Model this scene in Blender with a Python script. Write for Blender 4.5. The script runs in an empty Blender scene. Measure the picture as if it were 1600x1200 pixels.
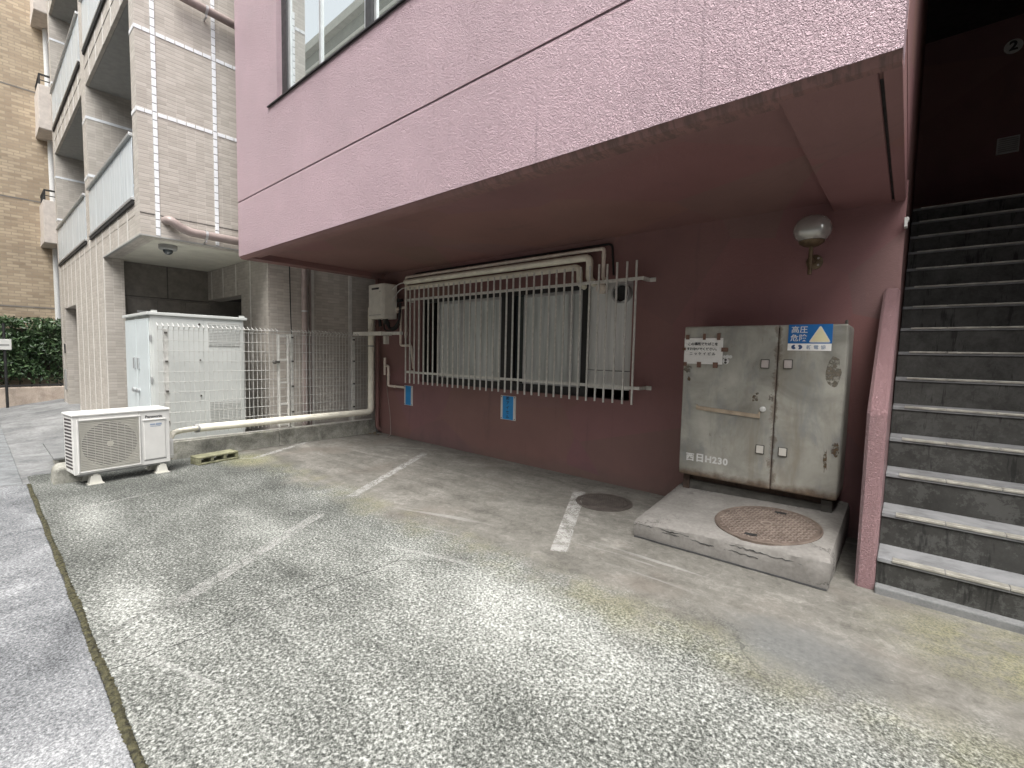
import bpy, math, random
from mathutils import Vector, Matrix
random.seed(7)
S = bpy.context.scene
COL = S.collection
R = math.radians

# ---------------------------------------------------------------- camera
cam_d = bpy.data.cameras.new('camera')
cam_d.sensor_width = 36.0
cam_d.lens = 722.1 / 1600 * 36.0
cam_d.clip_start = 0.05
cam_d.clip_end = 800
cam = bpy.data.objects.new('camera', cam_d)
COL.objects.link(cam)
right = Vector((0.75858059, 0.65123018, 0.02132485))
down = Vector((0.06045063, -0.03775326, -0.99745697))
fwd = Vector((-0.648769, 0.7579406, -0.06800617))
m3 = Matrix((right, -down, -fwd)).transposed()
cam.matrix_world = Matrix.Translation((0, 0, 1.5)) @ m3.to_4x4()
S.camera = cam

# ---------------------------------------------------------------- sky and sun (overcast day)
SUN_EL, SUN_AZ = R(62), R(148)       # azimuth measured from +Y clockwise: light from behind the camera
w = bpy.data.worlds.new('World')
S.world = w
w.use_nodes = True
wn, wl = w.node_tree.nodes, w.node_tree.links
sky = wn.new('ShaderNodeTexSky')
sky.sky_type = 'NISHITA'
sky.sun_disc = False
sky.sun_elevation = SUN_EL
sky.sun_rotation = SUN_AZ
sky.air_density = 1.0
sky.dust_density = 4.0
sky.ozone_density = 1.0
hs = wn.new('ShaderNodeHueSaturation')
hs.inputs['Saturation'].default_value = 0.22
wl.new(sky.outputs[0], hs.inputs['Color'])
bgn = wn['Background']
bgn.inputs['Strength'].default_value = 0.15
wl.new(hs.outputs[0], bgn.inputs['Color'])
sun_d = bpy.data.lights.new('sun', 'SUN')
sun_d.energy = 1.5
sun_d.angle = R(35)
sun_d.color = (1.0, 0.97, 0.93)
sun = bpy.data.objects.new('sun', sun_d)
COL.objects.link(sun)
sdir = Vector((math.sin(SUN_AZ) * math.cos(SUN_EL), math.cos(SUN_AZ) * math.cos(SUN_EL), math.sin(SUN_EL)))
sun.rotation_euler = (-sdir).to_track_quat('-Z', 'Y').to_euler()
sun.location = sdir * 60
S.view_settings.view_transform = 'Standard'
S.view_settings.look = 'None'
S.view_settings.gamma = 1
S.view_settings.use_curve_mapping = False
S.view_settings.exposure = 1.45
S.cycles.max_bounces = 8
S.cycles.diffuse_bounces = 5

# ---------------------------------------------------------------- material helpers
class NT:
    def __init__(s, name):
        s.m = bpy.data.materials.new(name)
        s.m.use_nodes = True
        s.t = s.m.node_tree
        s.n = s.t.nodes
        s.b = s.n['Principled BSDF']
        s.out = s.n['Material Output']
        g = s.n.new('ShaderNodeNewGeometry')
        s.pos = g.outputs['Position']
        s.nor = g.outputs['Normal']
    def put(s, sock, v):
        if v is None: return
        if isinstance(v, bpy.types.NodeSocket): s.t.links.new(v, sock)
        elif isinstance(v, (tuple, list)) and sock.type == 'RGBA': sock.default_value = (*v[:3], 1)
        else: sock.default_value = v
    def node(s, ty, ins=(), out=0, **props):
        n = s.n.new(ty)
        for k, v in props.items(): setattr(n, k, v)
        for i, v in (ins.items() if isinstance(ins, dict) else enumerate(ins)): s.put(n.inputs[i], v)
        return n.outputs[out]
    def math(s, op, a, b=None, c=None, clamp=False):
        return s.node('ShaderNodeMath', (a, b, c), operation=op, use_clamp=clamp)
    def noise(s, scale, detail=3, rough=.55, dist=0, vec=None, out=0):
        return s.node('ShaderNodeTexNoise', {'Vector': vec or s.pos, 'Scale': scale, 'Detail': detail, 'Roughness': rough, 'Distortion': dist}, out)
    def vor(s, scale, vec=None, feature='F1', out='Distance', rnd=1):
        return s.node('ShaderNodeTexVoronoi', {'Vector': vec or s.pos, 'Scale': scale, 'Randomness': rnd}, out, feature=feature)
    def map(s, sc=(1, 1, 1), loc=(0, 0, 0), rot=(0, 0, 0), vec=None):
        return s.node('ShaderNodeMapping', {'Vector': vec or s.pos, 'Scale': sc, 'Location': loc, 'Rotation': rot})
    def ramp(s, f, stops, interp='LINEAR'):
        n = s.n.new('ShaderNodeValToRGB')
        n.color_ramp.interpolation = interp
        e = n.color_ramp.elements
        while len(e) < len(stops): e.new(.5)
        for q, (p, c) in zip(e, stops):
            q.position = p
            q.color = (c, c, c, 1) if not isinstance(c, tuple) else (*c, 1)
        s.put(n.inputs[0], f)
        return n.outputs[0]
    def step(s, f, a, b):
        return s.node('ShaderNodeMapRange', {'Value': f, 'From Min': a, 'From Max': b}, interpolation_type='SMOOTHSTEP')
    def mix(s, f, a, b, mode='MIX'):
        n = s.n.new('ShaderNodeMix')
        n.data_type = 'RGBA'
        n.blend_type = mode
        s.put(n.inputs[0], f); s.put(n.inputs[6], a); s.put(n.inputs[7], b)
        return n.outputs[2]
    def xyz(s, vec=None):
        n = s.n.new('ShaderNodeSeparateXYZ')
        s.put(n.inputs[0], vec or s.pos)
        return n.outputs[0], n.outputs[1], n.outputs[2]
    def comb(s, x, y, z): return s.node('ShaderNodeCombineXYZ', (x, y, z))
    def bump(s, h, strength=.3, dist=.01, nor=None):
        return s.node('ShaderNodeBump', {'Strength': strength, 'Distance': dist, 'Height': h, 'Normal': nor})
    def done(s, col, rough=.6, metal=0, nor=None, spec=None, **k):
        b = s.b
        s.put(b.inputs['Base Color'], col)
        s.put(b.inputs['Roughness'], rough)
        s.put(b.inputs['Metallic'], metal)
        if nor is not None: s.put(b.inputs['Normal'], nor)
        if spec is not None: s.put(b.inputs['Specular IOR Level'], spec)
        for q, v in k.items(): s.put(b.inputs[q.replace('_', ' ')], v)
        return s.m

def simple(name, col, rough=.5, metal=0, var=.12, scale=9, bump=0, bscale=60, **k):
    """painted or plain surface with mild wear"""
    n = NT(name)
    f = n.noise(scale, 5, .6)
    d = tuple(c * (1 - var * 1.6) for c in col)
    l = tuple(min(1, c * (1 + var)) for c in col)
    c = n.ramp(f, [(.3, d), (.7, l)])
    r = n.ramp(n.noise(scale * 1.7, 3), [(.3, max(.05, rough - .08)), (.7, min(1, rough + .1))])
    nor = n.bump(n.noise(bscale, 3), bump, .005) if bump else None
    return n.done(c, r, metal, nor, **k)

def m_lot():
    n = NT('weathered_concrete')
    x, y, z = n.xyz()
    big = n.noise(.9, 4, .6, .6)
    mid = n.noise(3.1, 5, .65)
    streak = n.noise(1.6, 5, .65, 1.2, vec=n.map((.45, 1.6, 1), rot=(0, 0, .55)))
    g1 = n.noise(62, 3, .6, .4)
    g2 = n.noise(150, 2, .6)
    cell = n.vor(85)
    spk = n.math('ADD', n.math('MULTIPLY', g1, .62), n.math('MULTIPLY', g2, .38))
    spk = n.math('ADD', spk, n.math('MULTIPLY', n.math('SUBTRACT', cell, .45), .18))
    spk = n.math('ADD', .5, n.math('MULTIPLY', n.math('SUBTRACT', spk, .5), 1.12))
    def pale(cx, cy, rx, ry):
        ax = n.math('DIVIDE', n.math('SUBTRACT', x, cx), rx); ay = n.math('DIVIDE', n.math('SUBTRACT', y, cy), ry)
        d = n.math('ADD', n.math('SQRT', n.math('ADD', n.math('MULTIPLY', ax, ax), n.math('MULTIPLY', ay, ay))), n.math('MULTIPLY', n.math('SUBTRACT', streak, .5), 1.6))
        return n.math('SUBTRACT', 1, n.step(d, .2, 1.15))
    wash = n.math('ADD', n.math('ADD', pale(-1.55, 1.95, 1.1, .55), pale(-3.3, .55, .75, .22)), n.math('ADD', pale(-5.4, .62, .9, .25), n.math('MULTIPLY', pale(-4.2, 1.5, .8, .25), .6)))
    patch = n.math('ADD', n.math('MULTIPLY', n.math('SUBTRACT', big, .5), .17),
                   n.math('ADD', n.math('MULTIPLY', n.math('SUBTRACT', mid, .5), .15), n.math('MULTIPLY', n.math('SUBTRACT', streak, .5), .16)))
    far = n.math('MULTIPLY', n.math('SUBTRACT', 1, n.step(n.math('ADD', x, n.math('MULTIPLY', n.math('SUBTRACT', big, .5), 2)), -6.5, -2.0)), -.06)
    v = n.math('ADD', n.math('ADD', spk, patch), n.math('ADD', n.math('SUBTRACT', far, .024), n.math('MULTIPLY', wash, .085)))
    outer = n.ramp(v, [(.33, (.026, .028, .025)), (.42, (.074, .078, .070)), (.51, (.155, .161, .147)), (.60, (.30, .309, .286)), (.72, (.50, .51, .48))])
    # sheltered strip under the upper floor keeps its smooth brownish skin
    fine = n.noise(16, 6, .72, .8)
    sm = n.math('ADD', n.math('ADD', n.math('MULTIPLY', mid, .30), n.math('MULTIPLY', fine, .32)), n.math('ADD', n.math('MULTIPLY', streak, .30), n.math('MULTIPLY', spk, .12)))
    inner = n.ramp(sm, [(.40, (.072, .069, .060)), (.49, (.125, .119, .104)), (.56, (.165, .158, .14)), (.66, (.265, .255, .228))])
    inner = n.mix(n.math('MULTIPLY', n.step(n.noise(1.3, 4, .6), .5, .72), .4), inner, (.155, .13, .108))
    sc1 = n.step(n.vor(5.5, vec=n.map((1, 2.6, 1), rot=(0, 0, .5)), feature='F1'), .03, .055)
    inner = n.mix(n.math('MULTIPLY', n.math('SUBTRACT', 1, sc1), .5), inner, (.36, .35, .32))
    edge = n.math('ADD', y, n.math('MULTIPLY', n.math('SUBTRACT', n.noise(1.7, 5, .65, .5), .5), 1.3))
    msk = n.step(edge, 2.15, 2.75)
    c = n.mix(msk, outer, inner)
    # moss along the drip line of the overhang and before the stairs
    d1 = n.math('ABSOLUTE', n.math('SUBTRACT', n.math('ADD', y, n.math('MULTIPLY', n.math('SUBTRACT', n.noise(2.3, 4), .5), .5)), 2.45))
    b1 = n.math('SUBTRACT', 1, n.step(d1, .04, .30))
    mn = n.step(n.noise(1.1, 5, .7), .40, .62)
    b1 = n.math('MULTIPLY', n.math('MULTIPLY', b1, mn), .5)
    dx = n.math('DIVIDE', n.math('SUBTRACT', x, .75), .95)
    dy = n.math('DIVIDE', n.math('SUBTRACT', y, 3.35), .55)
    b2 = n.math('SUBTRACT', 1, n.step(n.math('SQRT', n.math('ADD', n.math('MULTIPLY', dx, dx), n.math('MULTIPLY', dy, dy))), .25, 1.1))
    b2 = n.math('MULTIPLY', b2, n.step(n.noise(2.2, 5, .7), .36, .62))
    dx3 = n.math('DIVIDE', n.math('ADD', x, 6.6), .55)
    dy3 = n.math('DIVIDE', n.math('SUBTRACT', y, 2.35), .4)
    b3 = n.math('MULTIPLY', n.math('SUBTRACT', 1, n.step(n.math('SQRT', n.math('ADD', n.math('MULTIPLY', dx3, dx3), n.math('MULTIPLY', dy3, dy3))), .2, 1.1)), .8)
    ms = n.math('MAXIMUM', n.math('MAXIMUM', b1, b2), b3)
    mossc = n.mix(n.step(spk, .38, .6), (.07, .07, .03), (.27, .262, .14))
    c = n.mix(n.math('MULTIPLY', ms, .72), c, mossc)
    # smooth repair patch
    px = n.math('DIVIDE', n.math('ADD', x, .34), .42)
    py = n.math('DIVIDE', n.math('SUBTRACT', y, 2.72), .3)
    pd = n.math('ADD', n.math('SQRT', n.math('ADD', n.math('MULTIPLY', px, px), n.math('MULTIPLY', py, py))), n.math('MULTIPLY', n.math('SUBTRACT', n.noise(5, 4), .5), .9))
    pm = n.math('MULTIPLY', n.math('SUBTRACT', 1, n.step(pd, .25, 1.25)), .75)
    c = n.mix(pm, c, n.ramp(n.noise(30, 3), [(.3, (.10, .104, .103)), (.7, (.15, .152, .148))]))
    # tyre scuffs: long pale arcs
    rad = n.math('SQRT', n.math('ADD', n.math('POWER', n.math('ADD', x, 1.2), 2), n.math('POWER', n.math('ADD', y, 3.2), 2)))
    arc = n.noise(9, 3, .6, vec=n.comb(rad, n.math('MULTIPLY', n.math('ARCTAN2', y, x), .25), 0))
    am = n.math('MULTIPLY', n.step(arc, .60, .68), n.math('MULTIPLY', n.step(n.noise(.8, 2), .45, .6), .28))
    c = n.mix(am, c, (.42, .42, .40))
    # dark oil and damp
    dm = n.math('MULTIPLY', n.step(n.noise(1.5, 5, .6, .3, vec=n.map(loc=(3, 8, 0))),   .60, .78), .22)
    c = n.mix(dm, c, (.06, .059, .055))
    # hairline cracks
    cr = n.vor(.42, vec=n.node('ShaderNodeVectorMath', (n.map((1, 1, 0)), n.node('ShaderNodeVectorMath', (n.noise(2.2, 5, .7, out=1), (.35, .35, 0)), operation='MULTIPLY')), operation='ADD'), feature='DISTANCE_TO_EDGE')
    crm = n.math('MULTIPLY', n.math('SUBTRACT', 1, n.step(cr, .001, .0045)), n.step(n.noise(.7, 2, vec=n.map(loc=(9, 2, 0))), .5, .6))
    c = n.mix(n.math('MULTIPLY', crm, .4), c, (.05, .05, .045))
    h = n.math('SUBTRACT', n.math('ADD', n.math('MULTIPLY', v, n.math('SUBTRACT', 1.15, msk)), n.math('MULTIPLY', fine, .3)), crm)
    return n.done(c, n.ramp(mid, [(.3, .72), (.7, .92)]), 0, n.bump(h, .55, .006), spec=.35)

def m_sidewalk():
    n = NT('sidewalk_concrete')
    g1 = n.noise(75, 3, .6, .3); g2 = n.noise(170, 2); big = n.noise(1.1, 5, .65, .6); mid = n.noise(4, 4)
    v = n.math('ADD', n.math('ADD', n.math('MULTIPLY', g1, .5), n.math('MULTIPLY', g2, .3)), n.math('ADD', n.math('MULTIPLY', big, .45), n.math('MULTIPLY', mid, .15)))
    c = n.ramp(v, [(.54, (.03, .032, .035)), (.65, (.115, .12, .125)), (.75, (.225, .232, .238)), (.86, (.42, .427, .43))])
    return n.done(c, .85, 0, n.bump(v, .5, .005), spec=.3)

def m_conc(name, dark, light, sc=3.0, crack=0, moss=0, stain=0):
    n = NT(name)
    v = n.math('ADD', n.math('MULTIPLY', n.noise(sc, 6, .68, .5), .7), n.math('MULTIPLY', n.noise(sc * 18, 3), .3))
    c = n.ramp(v, [(.32, dark), (.62, light)])
    x, y, z = n.xyz()
    if stain:
        st = n.noise(2.6, 5, .7, .3, vec=n.map((2.2, 2.2, .5)))
        c = n.mix(n.math('MULTIPLY', n.step(st, .48, .68), stain), c, (.06, .058, .05))
    if moss:
        c = n.mix(n.math('MULTIPLY', n.step(n.noise(4, 5, .7), .5, .7), moss), c, (.12, .125, .055))
    h = v
    if crack:
        cr = n.vor(1.5, vec=n.node('ShaderNodeVectorMath', (n.map((.8, .8, 2.2)), n.node('ShaderNodeVectorMath', (n.noise(3.5, 6, .7, out=1), (.5, .5, .5)), operation='MULTIPLY')), operation='ADD'), feature='DISTANCE_TO_EDGE')
        cm = n.math('MULTIPLY', n.math('SUBTRACT', 1, n.step(cr, .002, .013)), n.step(n.noise(1.3, 2), .44, .54))
        c = n.mix(n.math('MULTIPLY', cm, .8), c, (.06, .055, .05))
        h = n.math('SUBTRACT', v, cm)
    return n.done(c, .88, 0, n.bump(h, .5, .008), spec=.3)

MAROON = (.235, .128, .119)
LIT_MAROON = (.52, .368, .408)  # lighter copy of MAROON: daylight on the upper wall is in the colour
MIDRED = (.34, .205, .212)  # in-between copy of MAROON, part of the stair wall's light in the colour
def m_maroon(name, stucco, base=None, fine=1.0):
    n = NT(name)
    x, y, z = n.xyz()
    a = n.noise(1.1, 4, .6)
    base = base or (LIT_MAROON if stucco else MAROON)
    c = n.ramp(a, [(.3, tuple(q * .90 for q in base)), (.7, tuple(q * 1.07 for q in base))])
    if stucco:
        # rain streaks running down from above
        u = n.noise(16, 3, .7, vec=n.comb(n.math('ADD', x, y), 0, n.math('MULTIPLY', z, .03)))
        area = n.math('MULTIPLY', n.math('ADD', .12, n.math('MULTIPLY', n.step(x, -3.6, -2.4), .88)), n.math('MULTIPLY', n.step(n.noise(1.6, 3, .6, vec=n.comb(x, 3.1, n.math('MULTIPLY', z, .6))), .40, .60), .36))
        sm = n.math('MULTIPLY', n.step(u, .575, .65), area)
        c = n.mix(sm, c, (.20, .135, .15))
        c = n.mix(n.math('MULTIPLY', n.step(n.noise(2.2, 5, .7, 1), .52, .72), .14), c, (.42, .32, .34))
        w1 = n.noise(72 * fine, 2, .55, 1.4)
        w2 = n.noise(130 * fine, 2, .5, .8)
        h = n.math('ADD', n.step(w1, .38, .64), n.math('MULTIPLY', w2, .9))
        nor = n.bump(h, .9, .012 / fine)
        return n.done(c, n.ramp(a, [(.3, .30), (.7, .42)]), 0, nor, spec=.6)
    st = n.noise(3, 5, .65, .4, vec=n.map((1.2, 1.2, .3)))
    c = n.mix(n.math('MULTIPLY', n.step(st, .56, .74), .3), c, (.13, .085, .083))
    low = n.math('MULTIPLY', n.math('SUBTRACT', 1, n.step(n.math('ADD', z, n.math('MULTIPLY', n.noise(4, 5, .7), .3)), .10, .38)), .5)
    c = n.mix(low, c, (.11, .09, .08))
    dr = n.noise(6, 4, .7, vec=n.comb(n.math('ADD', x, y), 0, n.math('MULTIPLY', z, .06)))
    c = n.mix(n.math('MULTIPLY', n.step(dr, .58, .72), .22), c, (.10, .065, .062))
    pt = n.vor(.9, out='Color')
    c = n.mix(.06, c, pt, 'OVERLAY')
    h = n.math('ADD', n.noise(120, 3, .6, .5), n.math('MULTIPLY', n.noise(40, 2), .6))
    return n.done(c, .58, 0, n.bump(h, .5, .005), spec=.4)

def m_drip():
    n = NT('maroon_drip_edge')
    x, y, z = n.xyz()
    c = n.ramp(n.noise(2, 4), [(.3, tuple(q * .95 for q in MAROON)), (.7, tuple(q * 1.2 for q in MAROON))])
    u = n.noise(13, 4, .8, vec=n.comb(x, n.math('MULTIPLY', n.noise(6, 2), .15), 0))
    m = n.math('MULTIPLY', n.step(n.math('ADD', x, n.noise(1.5, 3)), -3.4, -1.2), n.step(u, .42, .6))
    c = n.mix(n.math('MULTIPLY', m, .65), c, (.10, .072, .062))
    return n.done(c, .7, 0, n.bump(n.noise(30, 3), .4, .006))

def planar(n):
    """2D coordinates on axis-aligned walls: (along the wall, height)"""
    x, y, z = n.xyz()
    nx, ny, nz = n.xyz(n.nor)
    f = n.math('GREATER_THAN', n.math('ABSOLUTE', nx), .6)
    u = n.math('ADD', n.math('MULTIPLY', y, f), n.math('MULTIPLY', x, n.math('SUBTRACT', 1, f)))
    hz = n.math('GREATER_THAN', n.math('ABSOLUTE', nz), .6)
    v = n.math('ADD', n.math('MULTIPLY', z, n.math('SUBTRACT', 1, hz)), n.math('MULTIPLY', y, hz))
    return n.comb(u, v, 0)

def m_tile(name, c1, c2, mortar, bw, rh, off=.0, ms=.006, bumpd=.006, var=.5, grime=.25, rough=.45):
    n = NT(name)
    p = planar(n)
    t = n.n.new('ShaderNodeTexBrick')
    t.offset = off; t.squash = 1
    n.t.links.new(p, t.inputs['Vector'])
    for k, v in (('Color1', c1), ('Color2', c2), ('Mortar', mortar)): t.inputs[k].default_value = (*v, 1)
    for k, v in (('Scale', 1), ('Mortar Size', ms), ('Mortar Smooth', .3), ('Brick Width', bw), ('Row Height', rh), ('Bias', 0)): t.inputs[k].default_value = v
    c = n.mix(.35 * var, t.outputs[0], n.ramp(n.noise(1.2, 4), [(.3, .25), (.7, .75)]), 'OVERLAY')
    g = n.noise(1.8, 5, .7, .4, vec=n.map((1.4, 1.4, .35)))
    c = n.mix(n.math('MULTIPLY', n.step(g, .5, .75), grime), c, tuple(q * .45 for q in c1))
    h = n.math('SUBTRACT', n.math('MULTIPLY', n.noise(35, 3), .35), t.outputs[1])
    return n.done(c, rough, 0, n.bump(h, .6, bumpd), spec=.45)

def m_btile():
    n = NT('beige_tile')
    x, y, z = n.xyz()
    u, v, _ = n.xyz(planar(n))
    row = n.math('DIVIDE', n.math('ADD', v, n.math('MULTIPLY', n.math('SUBTRACT', n.noise(14, 3), .5), .012)), .05)
    fr = n.math('ABSOLUTE', n.math('SUBTRACT', n.math('FRACT', row), .5))
    hl = n.step(fr, .41, .48)
    fu = n.math('ABSOLUTE', n.math('SUBTRACT', n.math('FRACT', n.math('DIVIDE', u, .1075)), .5))
    vl = n.math('MULTIPLY', n.step(fu, .455, .49), n.step(n.noise(.9, 3, vec=n.map(loc=(2, 5, 1))), .42, .62))
    tid = n.node('ShaderNodeTexWhiteNoise', {'Vector': n.comb(n.math('FLOOR', n.math('DIVIDE', u, .1075)), n.math('FLOOR', row), 0)}, 'Value')
    c = n.ramp(tid, [(0, (.42, .385, .338)), (1, (.535, .497, .443))])
    c = n.mix(n.math('MULTIPLY', n.noise(30, 3), .2), c, (.38, .35, .32))
    g = n.noise(1.8, 5, .7, .4, vec=n.map((1.4, 1.4, .35)))
    c = n.mix(n.math('MULTIPLY', n.step(g, .5, .78), .22), c, (.27, .245, .22))
    c = n.mix(n.math('MULTIPLY', vl, .35), c, (.68, .65, .61))
    c = n.mix(n.math('MULTIPLY', hl, n.math('ADD', .35, n.math('MULTIPLY', n.noise(6, 3), .5))), c, (.27, .25, .232))
    h = n.math('SUBTRACT', n.math('MULTIPLY', n.noise(35, 3), .4), hl)
    return n.done(c, .5, 0, n.bump(h, .6, .006), spec=.4)

def m_rustmetal():
    n = NT('worn_grey_cabinet_paint')
    x, y, z = n.xyz()
    a = n.noise(2.6, 5, .6, .5)
    c = n.ramp(a, [(.3, (.22, .215, .187)), (.52, (.375, .367, .325)), (.7, (.50, .49, .435))])
    c = n.mix(n.math('MULTIPLY', n.step(n.noise(3, 5, .65, .4, vec=n.map((2, 2, .6), loc=(4, 1, 2))), .5, .7), .6), c, (.21, .226, .232))
    c = n.mix(n.math('MULTIPLY', n.step(n.noise(2.2, 5, .7, .5, vec=n.map((2.4, 2.4, .45), loc=(1, 7, 3))), .5, .72), .5), c, (.24, .205, .15))
    r = n.noise(6, 6, .75, .3)
    low = n.math('SUBTRACT', 1, n.step(n.math('ADD', z, n.math('MULTIPLY', n.math('SUBTRACT', n.noise(7, 4, .7), .5), .12)), .395, .475))
    rust = n.math('MAXIMUM', n.math('MULTIPLY', low, .9), n.math('MULTIPLY', n.step(r, .63, .72), .55))
    seam = n.math('SUBTRACT', 1, n.step(n.math('ADD', n.math('ABSOLUTE', n.math('ADD', x, .83)), n.math('MULTIPLY', n.math('SUBTRACT', r, .5), .18)), .004, .03))
    rust = n.math('MAXIMUM', rust, n.math('MULTIPLY', seam, .6))
    c = n.mix(rust, c, n.ramp(n.noise(22, 4), [(.3, (.07, .042, .026)), (.7, (.155, .10, .062))]))
    return n.done(c, n.ramp(a, [(.3, .42), (.7, .62)]), .15, n.bump(n.noise(18, 4, .6), .12, .004), spec=.45)

def m_riser():
    n = NT('grimy_stair_concrete')
    x, y, z = n.xyz()
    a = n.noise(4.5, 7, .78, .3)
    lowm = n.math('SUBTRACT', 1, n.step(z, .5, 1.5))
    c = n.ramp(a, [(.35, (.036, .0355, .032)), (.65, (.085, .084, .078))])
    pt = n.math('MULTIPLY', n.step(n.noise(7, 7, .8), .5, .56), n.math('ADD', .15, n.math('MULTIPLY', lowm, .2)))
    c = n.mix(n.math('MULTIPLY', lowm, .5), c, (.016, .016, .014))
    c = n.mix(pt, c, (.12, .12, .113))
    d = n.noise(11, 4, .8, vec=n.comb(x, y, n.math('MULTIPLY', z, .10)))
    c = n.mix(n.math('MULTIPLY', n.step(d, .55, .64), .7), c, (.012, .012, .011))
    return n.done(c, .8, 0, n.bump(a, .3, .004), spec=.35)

def m_tread():
    n = NT('stair_tread_screed')
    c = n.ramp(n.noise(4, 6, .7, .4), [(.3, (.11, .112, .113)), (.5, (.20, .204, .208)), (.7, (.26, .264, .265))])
    return n.done(c, .75, 0, n.bump(n.noise(70, 3), .15, .003), spec=.35)

def m_paintline():
    n = NT('worn_white_paint')
    w = n.math('ADD', n.math('MULTIPLY', n.noise(9, 5, .7, .4), .6), n.math('MULTIPLY', n.noise(85, 3, .6), .4))
    x, y, z = n.xyz()
    thr = n.math('ADD', .47, n.math('MULTIPLY', n.math('SUBTRACT', 1, n.step(y, 1.9, 2.6)), .012))
    al = n.math('MULTIPLY', n.step(n.math('SUBTRACT', w, thr), -.05, .05), n.math('ADD', .36, n.math('MULTIPLY', n.step(y, 2.2, 3.2), .18)))
    n.done(n.ramp(n.noise(12, 4), [(.3, (.36, .355, .33)), (.7, (.58, .575, .55))]), .8)
    n.put(n.b.inputs['Alpha'], al)
    return n.m

def m_glass(name, col=(.75, .8, .8), rough=.02, alpha=None, metal=0):
    n = NT(name)
    n.done(col, rough, metal, None, spec=.9)
    if alpha is not None: n.put(n.b.inputs['Alpha'], alpha)
    return n.m

def m_frost(name, a, b, rough=.35):
    n = NT(name)
    st = n.noise(5, 3, .6, vec=n.map((3.5, 3.5, .25)))
    c = n.ramp(st, [(.3, a), (.7, b)])
    return n.done(c, rough, 0, n.bump(n.noise(220, 2), .1, .002), spec=.6)

def m_leaf():
    n = NT('hedge_leaf')
    oi = n.node('ShaderNodeNewGeometry', out='Random Per Island')
    c = n.ramp(oi, [(0, (.018, .038, .016)), (.5, (.045, .088, .034)), (1, (.10, .155, .07))])
    return n.done(c, .38, spec=.5)

def m_manhole(name, dark, light):
    n = NT(name)
    x, y, z = n.xyz()
    c = n.ramp(n.noise(9, 5, .65), [(.3, dark), (.7, light)])
    return n.done(c, .62, .35, n.bump(n.noise(60, 3), .2, .003))

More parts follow.
